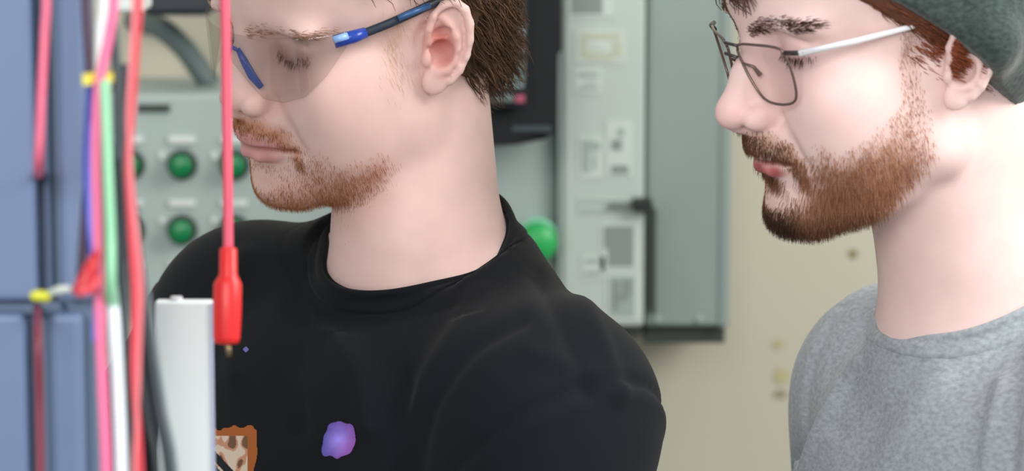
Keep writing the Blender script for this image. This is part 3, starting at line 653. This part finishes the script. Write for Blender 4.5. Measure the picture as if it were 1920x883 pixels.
cap.vertices.foreach_set('co', (CV2 * .01).astype(np.float32).ravel()); set_tint(cap, np.tile(np.array(lin((84, 62, 46))), (len(CV), 1)))
hair1 = link('hair', cap, m_hair, P1['body'])
def hair_dir(p, n_, t, r):
    h = (p - H.o) @ H.I.T; w = np.sin(h[:, 2] * 1.5 + h[:, 1] * .9 + h[:, 0]) * .5
    d = (H.A @ np.array([-.55, 0, -.85]))[None] + n_ * (.32 - .5 * t) + w[:, None] * (H.A @ np.array([.6, .5, .2]))[None]; return d
hh = H.inv(CV2); dens = (1 - sst(-.5, 0.0, hairline1(hh))) + .15
strands('hair_locks', cap, CV2, dens, 9000, 2.3, .05, hair_dir, [(46, 32, 22), (112, 84, 62)], hair1, m_hair, 5, wave=.22, seed=11)
sb = np.exp(-((P1['h'][:, 0] - 2.1) / .9) ** 2) * sst(-3.2, -1.0, P1['h'][:, 2]) * (1 - sst(3.0, 3.6, P1['h'][:, 2])) * (np.abs(P1['h'][:, 1]) > 5)
for s_ in (1, -1): strands('sideburn', P1['me'], P1['V'], sb * (P1['h'][:, 1] * s_ > 0), 200, .7, .010, lambda p, n_, t, r: n_ * .25 + hd(-.1, 0, -1), [(206, 176, 128), (226, 200, 160)], P1['body'], m_hair, 2, seed=12)

m_black_cotton = attr_mat('black_cotton', .85, sheen=.05, spec=.15)
def tint1(V, loc, band, seam):
    c = np.tile(np.array(lin((19, 22, 26))), (len(V), 1)); c *= (1 - .15 * band)[:, None]; c[np.asarray(seam) > .5] *= .75; return c
shirt(P1, 't_shirt', tint1, m_black_cotton, 25, -.85, .4, px_folds([
    ([(600, 560), (640, 640), (680, 720), (690, 800)], 26, .5), ([(740, 560), (720, 640), (760, 720), (750, 883)], 22, -.45), ([(900, 560), (820, 680), (760, 800), (730, 883)], 20, .4),
    ([(980, 600), (880, 660), (810, 760), (780, 883)], 16, -.35), ([(1010, 520), (1060, 620), (1100, 740)], 16, -.35), ([(1060, 500), (1120, 620), (1160, 740)], 18, .35),
    ([(560, 590), (540, 700), (560, 800)], 24, -.35), ([(1000, 660), (1080, 690), (1160, 730)], 22, .25), ([(460, 480), (430, 560), (440, 700)], 20, .3)]))
# printed patches on the chest follow the cloth
bv = bvh_of(P1['shirtV'], P1['shirt'].data)
def decal(name, parent, x0, x1, y0, y1, colf, n=90, lift=.05):
    vs_, fs, cs = [], [], []; idx = {}
    for i in range(n + 1):
        for j in range(n + 1):
            px, py = x0 + (x1 - x0) * i / n, y0 + (y1 - y0) * j / n; r = W(px, py, 1) - CAM; r /= np.linalg.norm(r)
            hit = bv.ray_cast(Vector(CAM), Vector(r))
            if hit[0] is None: continue
            idx[i, j] = len(vs_); vs_.append(tuple(np.array(hit[0]) - r * lift)); cs.append(colf(i / n, j / n))
    for i in range(n):
        for j in range(n):
            k = [(i, j), (i, j + 1), (i + 1, j + 1), (i + 1, j)]
            if all(q in idx for q in k) and all(cs[idx[q]] is not None for q in k): fs.append([idx[q] for q in k])
    me = np_mesh(name, np.array(vs_), np.array(fs)); set_tint(me, np.array([lin(c) if c else (0, 0, 0) for c in cs])); return link(name, me, attr_mat(name + '_ink', .8), parent)
def ink_blue(u, v):
    r = math.hypot((u - .5), (v - .5)) + .10 * noise.noise(Vector((u * 5, v * 5, 1)))
    r = (abs(u - .5 + .15 * (v - .5)) ** 3 + abs(v - .5) ** 3) ** (1 / 3) + .07 * noise.noise(Vector((u * 5, v * 5, 1)))
    if r > .4: return None
    k = noise.noise(Vector((u * 3, v * 3, 4))); w = max(0, 1 - r * 1.6)
    return tuple(int(a * (1 - w) + b_ * w) for a, b_ in zip((60 + 70 * u, 50, 130), (150 + 90 * u * v, 150, 250)))
def ink_orange(u, v):
    e = .10 * noise.noise(Vector((u * 6, v * 6, 7)))
    if u > .93 + e or v < .1 + e: return None
    k = noise.noise(Vector((u * 7, v * 5, 2))); d = abs((v - .3) - .9 * u * .8 + .05) 
    if v > .3 and abs(v - .35 - u * .75) < .07: return (30, 34, 38)
    if v > .3 and abs(v - .5 - u * .8) < .05: return (70, 84, 96)
    if u > .78 or v < .22: return (176, 98, 46)
    return (226, 205, 182) if k > -.05 else ((120, 88, 66) if k < -.25 else (206, 148, 120))
decal('shirt_print', P1['shirt'], 598, 672, 782, 868, ink_blue); decal('shirt_print', P1['shirt'], 385, 486, 786, 930, ink_orange)
decal('shirt_print', P1['shirt'], 454, 468, 648, 662, lambda u, v: (110, 110, 170) if math.hypot(u - .5, v - .5) < .45 else None, 8)
def ring_ink(u, v):
    r = math.hypot(u - .3, (v - .7)); return (46, 46, 56) if .5 < r < .53 else None
m_trouser = mat('dark_trousers', (40, 44, 58), .9, noise_scale=60, noise_amt=.1); m_shoe = mat('dark_shoes', (36, 34, 32), .6)
lower_body(P1, m_trouser, m_shoe)

# ---- person in the grey shirt
def beard2(h):
    x, y, z = h[:, 0], np.abs(h[:, 1]), h[:, 2]; s = np.stack([x, z], 1)
    d = inpoly(s, [(2.5, 3.4), (2.5, 1.1), (3.0, -1.6), (4.6, -2.9), (6.1, -3.7), (7.2, -4.3), (8.0, -3.4), (8.6, -5.6), (8.7, -6.8), (11, -7.8), (11, -11), (6.5, -11.4), (4.6, -10.2), (3.2, -7.9), (1.9, -6.2), (1.5, -5.2), (1.5, -2.4), (1.5, .9), (1.4, 3.4)])
    rear = sst(1.2, 2.0, x); jaw = (1 - sst(-1.7, .5, d)) * (.45 + .55 * (1 - sst(-7.0, -3.5, z - .25 * (x - 2)))) ; jaw = np.maximum(jaw, (1 - sst(-.3, .2, d)) * .25)
    jaw = jaw * (1 - .7 * np.exp(-(((x - 9.0) / 1.5) ** 2 + ((y - 1.7) / 1.2) ** 2 + ((z + 6.9) / 1.1) ** 2)))
    st = 1 - sst(-.2, .4, inpoly(np.stack([y, z], 1), [(0, -3.1), (1.6, -3.1), (2.7, -3.9), (3.4, -5.2), (3.3, -6.6), (2.7, -6.6), (2.55, -5.2), (1.6, -4.45), (0, -4.3)]))
    sp = np.exp(-((y / .9) ** 2 + ((z + 6.6) / .7) ** 2)) * (x > 8)
    return np.clip(np.maximum(np.maximum(jaw * .95, st * (x > 6.5)), sp), 0, 1)
P2 = dict(head=(1670, 86, 175, 17.6, 14.6, -12.3, (1.002, 1.0, .982)), torso=(1856, 490, 180, 23, 9, -8), res=.17, ez=.35, mx=-.35, crease=.15, mw=1.12, mz=.3, browline=[(.9, 3.45), (2.2, 3.95), (3.6, 4.1), (5.2, 3.9)], ear=.92, eardz=-.4,
          clav=-4.2, clavr=3.7, sh_l=(0, 15, -9.5), sh_r=(-.5, -12.8, -11.4), el_l=(1, 19.5, -38), el_r=(1, -20.5, -38), wr_l=(6, 19, -61), wr_r=(4, -18, -61),
          neck=lambda H, T: [(H.to((-2.2, 0, -3)), T.to((.6, 0, -2)), 5.6, 5.8, 1.5), (H.to((-5.5, 0, -2)), T.to((-2.5, 0, 1)), 5.2, 6.0, 2), (T.to((.3, 0, -1)), T.to((1, 0, -7)), 6.2, 7.5, 2)],
          skin=(240, 208, 202), blush=(238, 182, 178), beardskin=(178, 136, 110), stubble=.85, lipa=.95, lipcol=(178, 80, 84), eye_shade_col=(206, 160, 162), beard=beard2, brow_n=900, earred=.35,
          browcol=[(70, 46, 36), (96, 66, 52)], lashcol=[(50, 34, 32), (60, 42, 38)], cheek=2.8, under=2.2, seam=((.1, 1, -.25), -1.0), band=1.5,
          label='bearded person in a grey t-shirt, dark green beanie and thin metal glasses')
person(P2); H2 = P2['H']; hd2 = P2['hd']
bden = P2['beard'](P2['h']) * (P2['V'][:, 2] > P2['T'].o[2] - 8)
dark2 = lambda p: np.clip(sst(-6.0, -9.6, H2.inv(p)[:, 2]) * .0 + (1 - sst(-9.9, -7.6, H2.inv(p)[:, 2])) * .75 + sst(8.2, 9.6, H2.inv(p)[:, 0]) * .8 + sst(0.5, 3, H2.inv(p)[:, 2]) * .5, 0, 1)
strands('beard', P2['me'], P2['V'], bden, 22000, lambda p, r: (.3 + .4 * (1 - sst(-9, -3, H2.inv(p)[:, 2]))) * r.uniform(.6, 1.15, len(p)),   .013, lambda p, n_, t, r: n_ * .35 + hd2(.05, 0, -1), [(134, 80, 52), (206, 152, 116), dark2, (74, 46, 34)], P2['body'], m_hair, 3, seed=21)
# hair showing under the hat
def hairline2(h):
    x, z = h[:, 0], h[:, 2]
    return inpoly(np.stack([x, z], 1), [(9.8, 6.0), (8.0, 7.4), (6.4, 6.6), (4.2, 4.5), (2.4, 2.9), (1.0, 2.0), (.2, .9), (-1.2, -.6), (-2.6, -2.6), (-4.6, -5.0), (-6.5, -6.6), (-14, -9), (-14, 18), (12, 18)])
cap2, CV = cap_field(H2, 0, .45, hairline2, 'hair', extra=None); set_tint(cap2, np.tile(np.array(lin((96, 58, 42))), (len(CV), 1))); hair2 = link('hair', cap2, m_hair, P2['body'])
hh2 = H2.inv(CV); dens = 1 - sst(-1.0, 0.2, hairline2(hh2)) * .0; dens = np.exp(-(hairline2(hh2) / 1.3) ** 2) * (hh2[:, 0] < 6)
strands('hair_locks', cap2, CV, dens, 5000, 1.3, .035, lambda p, n_, t, r: hd2(-.7, 0, -.55)[None] + n_ * .12, [(74, 40, 28), (150, 90, 60)], hair2, m_hair, 3, seed=23)
e_ = P2['h']; inear = np.exp(-(((e_[:, 0] + .3) / 1.3) ** 2 + ((e_[:, 2] - 1.0) / 1.1) ** 2)) * (e_[:, 1] > 6.2)
strands('hair_over_ear', P2['me'], P2['V'], inear, 1500, 1.1, .03, lambda p, n_, t, r: hd2(-.75, .1, -.6)[None] + n_ * .25, [(120, 58, 38), (178, 104, 66)], hair2, m_hair, 3, seed=29)
# curls over the forehead
s = MB(); rr = random.Random(5)
for k in range(70):
    y0 = rr.uniform(-2.2, 2.4); p = H2.to((9.2 + rr.uniform(-.3, .5), y0, 8.6 + rr.uniform(-.5, .8))); pts = [p]; ph = rr.uniform(0, 6.3)
    Lk = rr.uniform(2.0, 4.1)
    for j in range(1, 9):
        t = j / 8; pts.append(H2.to((9.4 + .9 * math.sin(t * 2.6) + .35 * math.sin(ph + t * 6), y0 + .45 * math.cos(ph + t * 6) + .3 * t, 8.6 - Lk * t)))
    s.tube(pts, [.07 * (1 - .7 * (j / 8) ** 2) for j in range(9)], 5, False)
cu = s.build('forehead_curls', mat('brown_hair', (84, 56, 44), .5), hair2, 0, True)

# beanie
def beanie():
    F = Field(np.arange(H2.o[0] - 14, H2.o[0] + 18, .25), np.arange(H2.o[1] - 15, H2.o[1] + 15, .25), np.arange(H2.o[2] - 10, H2.o[2] + 20, .25))
    F.ell(H2, (-1.2, 0, 6.0), (9.9, 8.7, 9.6), 1); F.ell(H2, (3.2, 0, 4.8), (7.2, 7.1, 7.6), 1.5); F.ell(H2, (-4.2, 0, 1.0), (7.2, 7.6, 7.2), 1.5); F.ell(H2, (-2.4, 0, 1.0), (3.2, 10.1, 3.6), 1.5)
    G = np.stack(np.meshgrid(F.X, F.Y, F.Z, indexing='ij'), -1).reshape(-1, 3); h = H2.inv(G)
    ln = np.array(BEANIE); zed = np.interp(h[:, 0], ln[:, 0], ln[:, 1]); slope = .72
    F.D = np.maximum(F.D, ((zed - h[:, 2]) * slope).reshape(F.D.shape).astype(np.float32) * 1.0)
    me = F.mesh('beanie'); V = F.V; h = H2.inv(V); NN = np.zeros(len(V) * 3, np.float32); me.vertex_normals.foreach_get('vector', NN)
    e = (h[:, 2] - np.interp(h[:, 0], ln[:, 0], ln[:, 1])) * slope; cuff = 1 - sst(5.2, 5.5, e); r = np.sin((h[:, 0] * 1.0 + h[:, 1] * 1.0) * 12) * .03
    V2 = V + NN.reshape(-1, 3) * ((cuff * .3 * sst(0, .25, e) + r)[:, None]); me.vertices.foreach_set('co', (V2 * .01).astype(np.float32).ravel())
    set_tint(me, np.tile(np.array(lin((60, 72, 68))), (len(V), 1))); return link('beanie', me, attr_mat('green_wool', .95, sheen=.3, heather=.38, spec=.1), P2['body'])
BEANIE = [(-14, -9), (-10, -7.6), (-7, -5.9), (-5, -4.3), (-3, -2.0), (-1.8, -.5), (-.1, 1.9), (1.8, 3.6), (3.7, 5.2), (6.4, 7.6), (12, 10.5)]
beanie()
def tint2(V, loc, band, seam):
    c = np.tile(np.array(lin((158, 165, 170))), (len(V), 1)); return c
shirt(P2, 't_shirt', tint2, attr_mat('grey_heather_cotton', .9, sheen=.15, heather=.2, spec=.15), 20, -.9, .4, px_folds([
    ([(1648, 620), (1600, 690), (1540, 780), (1500, 890)], 9, .5), ([(1626, 615), (1565, 700), (1515, 800), (1485, 883)], 13, -.7), ([(1670, 650), (1620, 720), (1570, 800)], 18, -.45), ([(1760, 700), (1700, 780), (1650, 883)], 24, .25),
    ([(1915, 690), (1895, 780), (1885, 890)], 14, -.7), ([(1880, 720), (1860, 800), (1850, 883)], 14, .35)]), ring=6.3)
lower_body(P2, mat('blue_jeans', (66, 80, 104), .9, noise_scale=60, noise_amt=.12), m_shoe)

# ---------------------------------------------------------------- glasses
def sheet(H, fn, nu, nv_, th):
    """curved plate with real thickness from fn(u,v) -> head-frame point"""
    g = np.array([[fn(i / nu, j / nv_) for j in range(nv_ + 1)] for i in range(nu + 1)], float)
    du = np.gradient(g, axis=0); dv = np.gradient(g, axis=1); n = np.cross(du, dv); n /= np.linalg.norm(n, axis=2)[..., None] + 1e-9
    s = MB(); a = [H.to(p) for p in g.reshape(-1, 3)]; b_ = [H.to(p) for p in (g + n * th).reshape(-1, 3)]; N = len(a); k = nv_ + 1; f = []
    for i in range(nu):
        for j in range(nv_):
            q = (i * k + j, (i + 1) * k + j, (i + 1) * k + j + 1, i * k + j + 1); f.append(q[::-1]); f.append(tuple(N + x for x in q))
    edge = [(i * k, (i + 1) * k) for i in range(nu)] + [(nu * k + j, nu * k + j + 1) for j in range(nv_)] + [((i + 1) * k + nv_, i * k + nv_) for i in range(nu)][::-1] + [(j + 1, j) for j in range(nv_)][::-1]
    for x, y in edge: f.append((x, y, N + y, N + x))
    s.add(a + b_, f); return s
def glasses1():
    r = empty('safety_glasses', 'clear safety glasses with blue temples on the person in black', 'safety glasses')
    m_l = lens_mat('clear_lens', (.9, .89, .88)); m_b = mat('blue_plastic', (36, 70, 168), .25); m_k = mat('black_temple', (34, 44, 58), .35); m_lb = mat('pale_blue_highlight', (150, 190, 245), .2); m_st = mat('steel_blue', (52, 92, 140), .35)
    for s_ in (1, -1):
        def fn(u, v, s_=s_):
            a = u * 1.12                                  # from the bridge round to the temple
            y = .25 + 6.6 * math.sin(a) / math.sin(1.12); x = 10.75 - 4.9 * (1 - math.cos(a)) / (1 - math.cos(1.12))
            top = 2.75 + .1 * u; bot = [1.3, .2, -1.15, -1.35, -1.0, .2, 1.9]; q = u * 6; i = min(int(q), 5); bz = bot[i] + (bot[i + 1] - bot[i]) * (q - i)
            return (x + .15 * v, s_ * y, top + (bz - top) * v)
        sheet(H, fn, 30, 12, .16 * s_).build('lens', m_l, r, 0, True)
        s = MB(); s.tube([H.to((6.6, s_ * 6.4, 2.3)), H.to((5.4, s_ * 6.9, 2.4)), H.to((4.6, s_ * 7.1, 2.5))], [.42, .42, .34], 12); t = s.build('temple_hinge', m_b, r, 0, True)
        s = MB(); s.tube([H.to((6.8, s_ * 6.6, 2.5)), H.to((5.9, s_ * 6.95, 2.6))], [.24, .24], 10); s.build('hinge_highlight', m_lb, t, 0, True)  # highlight on the blue hinge, built as a pale solid piece
        s = MB(); s.tube(spline([H.to((4.8, s_ * 7.05, 2.45)), H.to((3, s_ * 7.45, 2.7)), H.to((1, s_ * 7.75, 3.0)), H.to((-1.0, s_ * 7.7, 3.1)), H.to((-2.4, s_ * 7.5, 2.3)), H.to((-3.2, s_ * 7.3, .8))], 6), [.28] * 31, 10, True, .5); t = s.build('temple', m_k, r, 0, True)
        s = MB(); s.tube([H.to((2.4, s_ * 7.75, 2.95)), H.to((.0, s_ * 8.0, 3.2))], [.2, .2], 8); s.build('temple_inlay', m_st, t, 0, True)
        s = MB(); s.tube([H.to((10.2, s_ * .5, 1.6)), H.to((10.1, s_ * .85, .9)), H.to((9.9, s_ * 1.3, -.1)), H.to((9.5, s_ * 1.6, -.9))], [.14, .24, .28, .2], 10, True, .6); s.build('nose_pad', m_b, r, 0, True)
    s = MB(); s.tube([H.to((10.25, -.6, 1.5)), H.to((10.4, 0, 1.7)), H.to((10.25, .6, 1.5))], .12, 10); s.build('bridge', m_b, r, 0, True)
    return r
glasses1()
def glasses2():
    r = empty('eyeglasses', 'thin metal eyeglasses with rounded square lenses on the bearded person', 'glasses')
    m_f = mat('dark_metal_frame', (118, 98, 92), .3, .6); m_t = mat('silver_temple', (240, 238, 240), .25, .25); m_d = mat('dark_top_bar', (70, 66, 66), .35, .5); m_l = lens_mat('spectacle_lens', (.96, .95, .95))
    for s_ in (1, -1):
        out = []
        prof = [(.75, 2.4), (1.2, 2.85), (3.0, 3.0), (4.5, 2.95), (5.0, 2.6), (5.15, 1.4), (5.0, .0), (4.5, -.65), (3.3, -.85), (2.1, -.6), (1.3, .5), (.85, 1.7)]
        ctr = np.mean(prof, 0); P_ = [np.array([10.6 - .045 * y * y - .16 * (3.4 - z) , s_ * y, z]) for y, z in prof]
        loop = spline(P_ + [P_[0], P_[1]], 5)[:-5]; loop = [H2.to(p) for p in loop]
        s = MB(); s.tube(loop, .085, 8); s.build('rim', m_f, r, 0, True)
        c = H2.to((10.6 - .045 * ctr[0] ** 2 - .16 * (3.4 - ctr[1]), s_ * ctr[0], ctr[1])); back = H2.A @ np.array([-.14, 0, 0])
        n = len(loop) - 1; s = MB(); s.add([c + (0, 0, 0)] + loop[:n] + [c + back] + [p + back for p in loop[:n]], [(0, 1 + i, 1 + (i + 1) % n) for i in range(n)] + [(n + 1, n + 2 + (i + 1) % n, n + 2 + i) for i in range(n)])
        s.build('lens', m_l, r, 0, True)
        s = MB(); s.tube([H2.to((9.3, s_ * 4.95, 2.6)), H2.to((9.1, s_ * 5.9, 2.7)), H2.to((8.7, s_ * 6.35, 2.7))], .15, 8); s.build('hinge', m_d, r, 0, True)
        s = MB(); x0_ = 9.0 if s_ == 1 else 7.2; s.tube([H2.to((x0_, s_ * (6.3 if s_ == 1 else 6.7), 2.7)), H2.to((5.6, s_ * 7.0, 2.75)), H2.to((2.2, s_ * 7.4, 2.85)), H2.to((-.2, s_ * 7.5, 3.0)), H2.to((-2.2, s_ * 7.3, 1.8))], [.2, .19, .17, .15, .13], 10, True, .5); s.build('temple', m_t, r, 0, True)
        s = MB(); s.tube([H2.to((10.3, s_ * .95, 1.6)), H2.to((9.8, s_ * 1.3, 1.3)), H2.to((9.5, s_ * 1.45, .7))], [.06, .1, .16], 8); s.build('nose_pad', m_f, r, 0, True)
    s = MB(); s.tube([H2.to((10.55, -.85, 2.0)), H2.to((10.9, 0, 2.2)), H2.to((10.55, .85, 2.0))], .1, 8); s.build('bridge', m_d, r, 0, True)
    s = MB(); s.tube([H2.to((10.5, -1.0, 2.75)), H2.to((10.8, 0, 2.85)), H2.to((10.5, 1.0, 2.75))], .1, 8); s.build('top_bar', m_d, r, 0, True)
glasses2()

# ---------------------------------------------------------------- foreground wiring
def fb(x0, x1, y0, y1, d, depth):   # upright box at distance d
    Y = W(960, 441, d)[1]; return px_box(x0, x1, y0, y1, Y, depth)
m_slate = mat('slate_blue_duct', (108, 126, 160), .5, noise_scale=8, noise_amt=.04); m_slate_d = mat('slate_groove', (104, 122, 146), .6); m_slate_e = mat('slate_edge', (92, 110, 136), .55)
e = empty('wiring_duct', 'tall slate blue wiring duct filling the left edge of the picture', 'wiring duct')
b = MB(); b.box(*fb(-120, 172, -600, 1500, 140, 2)); b.build('back_plate', m_slate_d, e)
for (xa, xb) in ((-120, 57), (101, 160)):
    b = MB(); b.box(*fb(xa, xb, -600, 566, 138.4, 1.5)); b.build('side_channel', m_slate, e, .35)
    b = MB(); b.box(*fb(xa, xb, 590, 1500, 138.4, 1.5)); b.build('side_channel', m_slate, e, .35)
b = MB(); b.box(*fb(-120, 118, 566, 592, 139.2, .8)); b.build('cross_strap', m_slate_e, e, .2)
b = MB(); b.box(*fb(82, 100, -600, 1500, 139.5, .5)); b.build('inner_lip', m_slate_e, e, .2)
wn = [0]
def wire(pts, r, col, lab, d, kind='wire', rough=.4):
    if pts[0][1] < 0: pts = [(pts[0][0], pts[0][1] - 420)] + pts
    if pts[-1][1] > 900: pts = pts + [(pts[-1][0] + 4, pts[-1][1] + 420)]
    s = MB(); s.tube(spline([W(x, y, d + (q[0] if q else 0)) for x, y, *q in pts], 10), r, 12)
    tag(s.build(kind, mat('insulation_%02d' % wn[0], col, rough), None, 0, True), lab, 'wire', 'wires hanging in front of the duct'); wn[0] += 1
wire([(88, -40), (84, 60), (78, 180), (73, 305), (72, 330, 6)], .24, (228, 108, 138), 'pink wire in the groove of the slate duct, upper half', 133.5)
wire([(70, 575, 6), (71, 620), (74, 760), (76, 920)], .2, (128, 48, 66), 'dark red wire in the groove of the slate duct, lower half', 134)
wire([(160, -40), (166, 100), (172, 240), (160, 400), (150, 545)], .22, (58, 34, 58), 'dark maroon wire along the right edge of the duct', 133)
wire([(196, -40), (190, 60), (189, 140), (190, 240), (198, 340)], .26, (232, 238, 238), 'white wire passing through the yellow tie', 130)
wire([(214, -40), (205, 60), (186, 160), (180, 280), (183, 420), (186, 560), (192, 720), (200, 920)], .24, (240, 116, 158), 'pink wire running full height through the yellow tie', 129)
wire([(172, 150), (166, 230), (163, 320), (168, 420), (178, 520)], .2, (40, 52, 150), 'dark blue wire left of the pink wire', 131)
wire([(176, 230), (172, 320), (172, 420), (184, 520), (180, 640)], .2, (120, 128, 232), 'violet blue wire beside the dark blue one', 130.2)
wire([(196, 150), (202, 300), (208, 440), (210, 540), (222, 640, 3.5), (226, 700, 5)], .22, (150, 218, 174), 'pale green wire below the yellow tie', 128.6)
wire([(190, 160), (192, 300), (196, 440), (196, 600), (194, 760), (196, 920)], .16, (74, 150, 96), 'darker green thin wire left of the pale green wire', 129.6)
wire([(206, 520, 2), (214, 600), (222, 740), (228, 920)], .3, (226, 236, 244), 'thick white wire in the lower left bundle', 129.2)
wire([(212, 40), (220, 160), (222, 320), (226, 480), (232, 640), (240, 920)], .22, (70, 80, 86), 'dark grey wire between the green and the red wires', 131)
wire([(262, -40), (256, 80), (248, 200), (241, 300), (246, 420), (254, 560), (252, 700), (264, 920)], .17, (226, 70, 84), 'thick red wire right of the bundle', 127.5)
wire([(252, -40), (247, 100), (240, 230), (250, 380), (264, 520), (262, 640), (256, 800), (252, 920)], .10, (240, 130, 138), 'light red thin wire twisting over the thick red one', 126.6)
wire([(233, 120), (236, 260), (254, 420), (270, 560), (290, 740), (318, 920)], .22, (56, 66, 70), 'charcoal wire slanting down right beside the white board', 132)
wire([(240, 300), (262, 460), (282, 600), (306, 760), (330, 920)], .18, (128, 140, 144), 'mid grey wire slanting down against the white board', 133)
wire([(226, 300), (240, 460), (252, 620), (276, 780), (296, 920)], .16, (40, 46, 50), 'thin black wire left of the charcoal one', 130.6)
# ties and clamps
def ring_tie(px, py, d, rx, h, col, lab, ry=.7):
    c = W(px, py, d); s = MB(); n = 28; a = [2 * math.pi * k / n for k in range(n)]
    v = []
    for z, k in ((-h, 1), (h, 1), (h, .82), (-h, .82)): v += [c + np.array([rx * k * math.cos(t), ry * k * math.sin(t), z]) for t in a]
    f = [(i + j * n, (i + 1) % n + j * n, (i + 1) % n + ((j + 1) % 4) * n, i + ((j + 1) % 4) * n) for j in range(4) for i in range(n)]; s.add(v, f)
    s.box(c[0] - .1 - rx, c[0] + .3 - rx, c[1] - ry - .15, c[1] - ry + .25, c[2] - h * 1.3, c[2] + h * 1.3)
    tag(s.build('cable_tie', mat('tie_' + lab[:6], col, .4), None, 0, False), lab, 'cable tie', 'yellow cable ties')
ring_tie(189, 145, 130, .55, .19, (244, 226, 84), 'yellow cable tie around the white and pink wires near the top', 1.1)
s = MB(); s.tube([W(57, 555, 132), W(66, 554, 132), W(92, 556, 132), W(96, 556, 132)], [.14, .26, .26, .14], 12); r = s.build('wire_ferrule', mat('ferrule_yellow', (226, 226, 60), .4), None, 0, True); tag(r, 'small yellow wire ferrule over the cross strap of the duct', 'wire ferrule')
s = MB(); s.tube([W(92, 550, 132), W(112, 543, 131.6), W(132, 541, 131.4)], [.16, .2, .16], 10); s.build('white_sleeve', mat('sleeve_white', (214, 222, 212), .5), r, 0, True)
e = empty('alligator_clip', 'red insulated alligator clip pinching the wire bundle beside the duct', 'alligator clip')
s = MB(); s.tube([W(182, 470, 128.4), W(172, 500, 128.2), W(158, 535, 128), W(142, 552, 128)], [.14, .34, .42, .26], 14); s.build('grip', mat('clip_red', (205, 48, 56), .4), e, 0, True)
s = MB(); s.tube([W(186, 520, 128.2), W(170, 540, 128), W(146, 550, 127.6)], [.2, .3, .2], 12); s.build('lower_jaw', mat('clip_red_light', (226, 82, 92), .4), e, 0, True)
# hanging red test lead
m_lead = mat('test_lead_red', (236, 92, 116), .4); m_plug = mat('plug_red', (232, 44, 44), .35)
e = empty('test_lead', 'red test lead hanging in front of the person in black, ending in a plug', 'test lead')
s = MB(); s.tube(spline([W(414, -500, 150), W(420, -60, 150), W(423, 60, 150), W(425, 200, 150), W(427, 340, 150), W(428, 475, 150)], 8), .27, 14); s.build('cord', m_lead, e, 0, True)
def rings(prof, m, nm, flat=.8):
    s = MB(); s.tube([W(x, y, 150) for x, y, _ in prof], [q for *_, q in prof], 24, True, flat); return s.build(nm, m, e, 0, True)
rings([(428, 464, .38), (428, 468, .46), (428, 515, .48), (428, 524, .62), (427, 532, .74), (426, 580, .76), (425, 632, .72), (425, 643, .64), (425, 645, .4)], m_plug, 'plug_body')
rings([(425, 640, .16), (429, 655, .16), (430, 668, .12)], mat('brass_tip', (150, 128, 98), .35, .8), 'plug_tip', 1)
# white board in front of the black shirt
e = empty('terminal_box', 'blank white box standing upright in front of the black shirt, lower left', 'box')
x0, x1, y0, y1, z0, z1 = fb(297, 402, 566, 1350, 152, 1.0)
b = MB(); b.box(x0, x1, y0, y1, z0, z1); b.build('housing', mat('box_white', (240, 248, 246), .45), e, .12)
b = MB(); b.tube([((x0 + x1) / 2 - .4, y0 + .5, z1 - .05), ((x0 + x1) / 2 - .4, y0 + .5, z1 + .2)], .32, 14); b.build('cap_screw', mat('screw_white', (220, 220, 226), .3), e)
b = MB(); b.box(x1 - .12, x1 + .06, y0 - .06, y0 + .4, z0, z1 - .1); b.build('edge_trim', mat('trim_lavender', (184, 190, 214), .4), e)

# ---------------------------------------------------------------- put every thing's origin at its base
bpy.context.view_layer.update()
def rebase(o):
    fam = [o] + list(o.children_recursive); pts = []
    for q in fam:
        if q.type == 'MESH' and len(q.data.vertices):
            c = np.zeros(len(q.data.vertices) * 3, np.float32); q.data.vertices.foreach_get('co', c); pts.append(c.reshape(-1, 3))
    if not pts: return
    lo = np.min([p.min(0) for p in pts], 0); hi = np.max([p.max(0) for p in pts], 0); L = Vector(((lo[0] + hi[0]) / 2, (lo[1] + hi[1]) / 2, lo[2]))
    for q in fam:
        if q.type == 'MESH': q.data.transform(Matrix.Translation(-L))
    o.location = L
for o in list(scene.objects):
    if o.parent is None and o.type in ('MESH', 'EMPTY'): rebase(o)
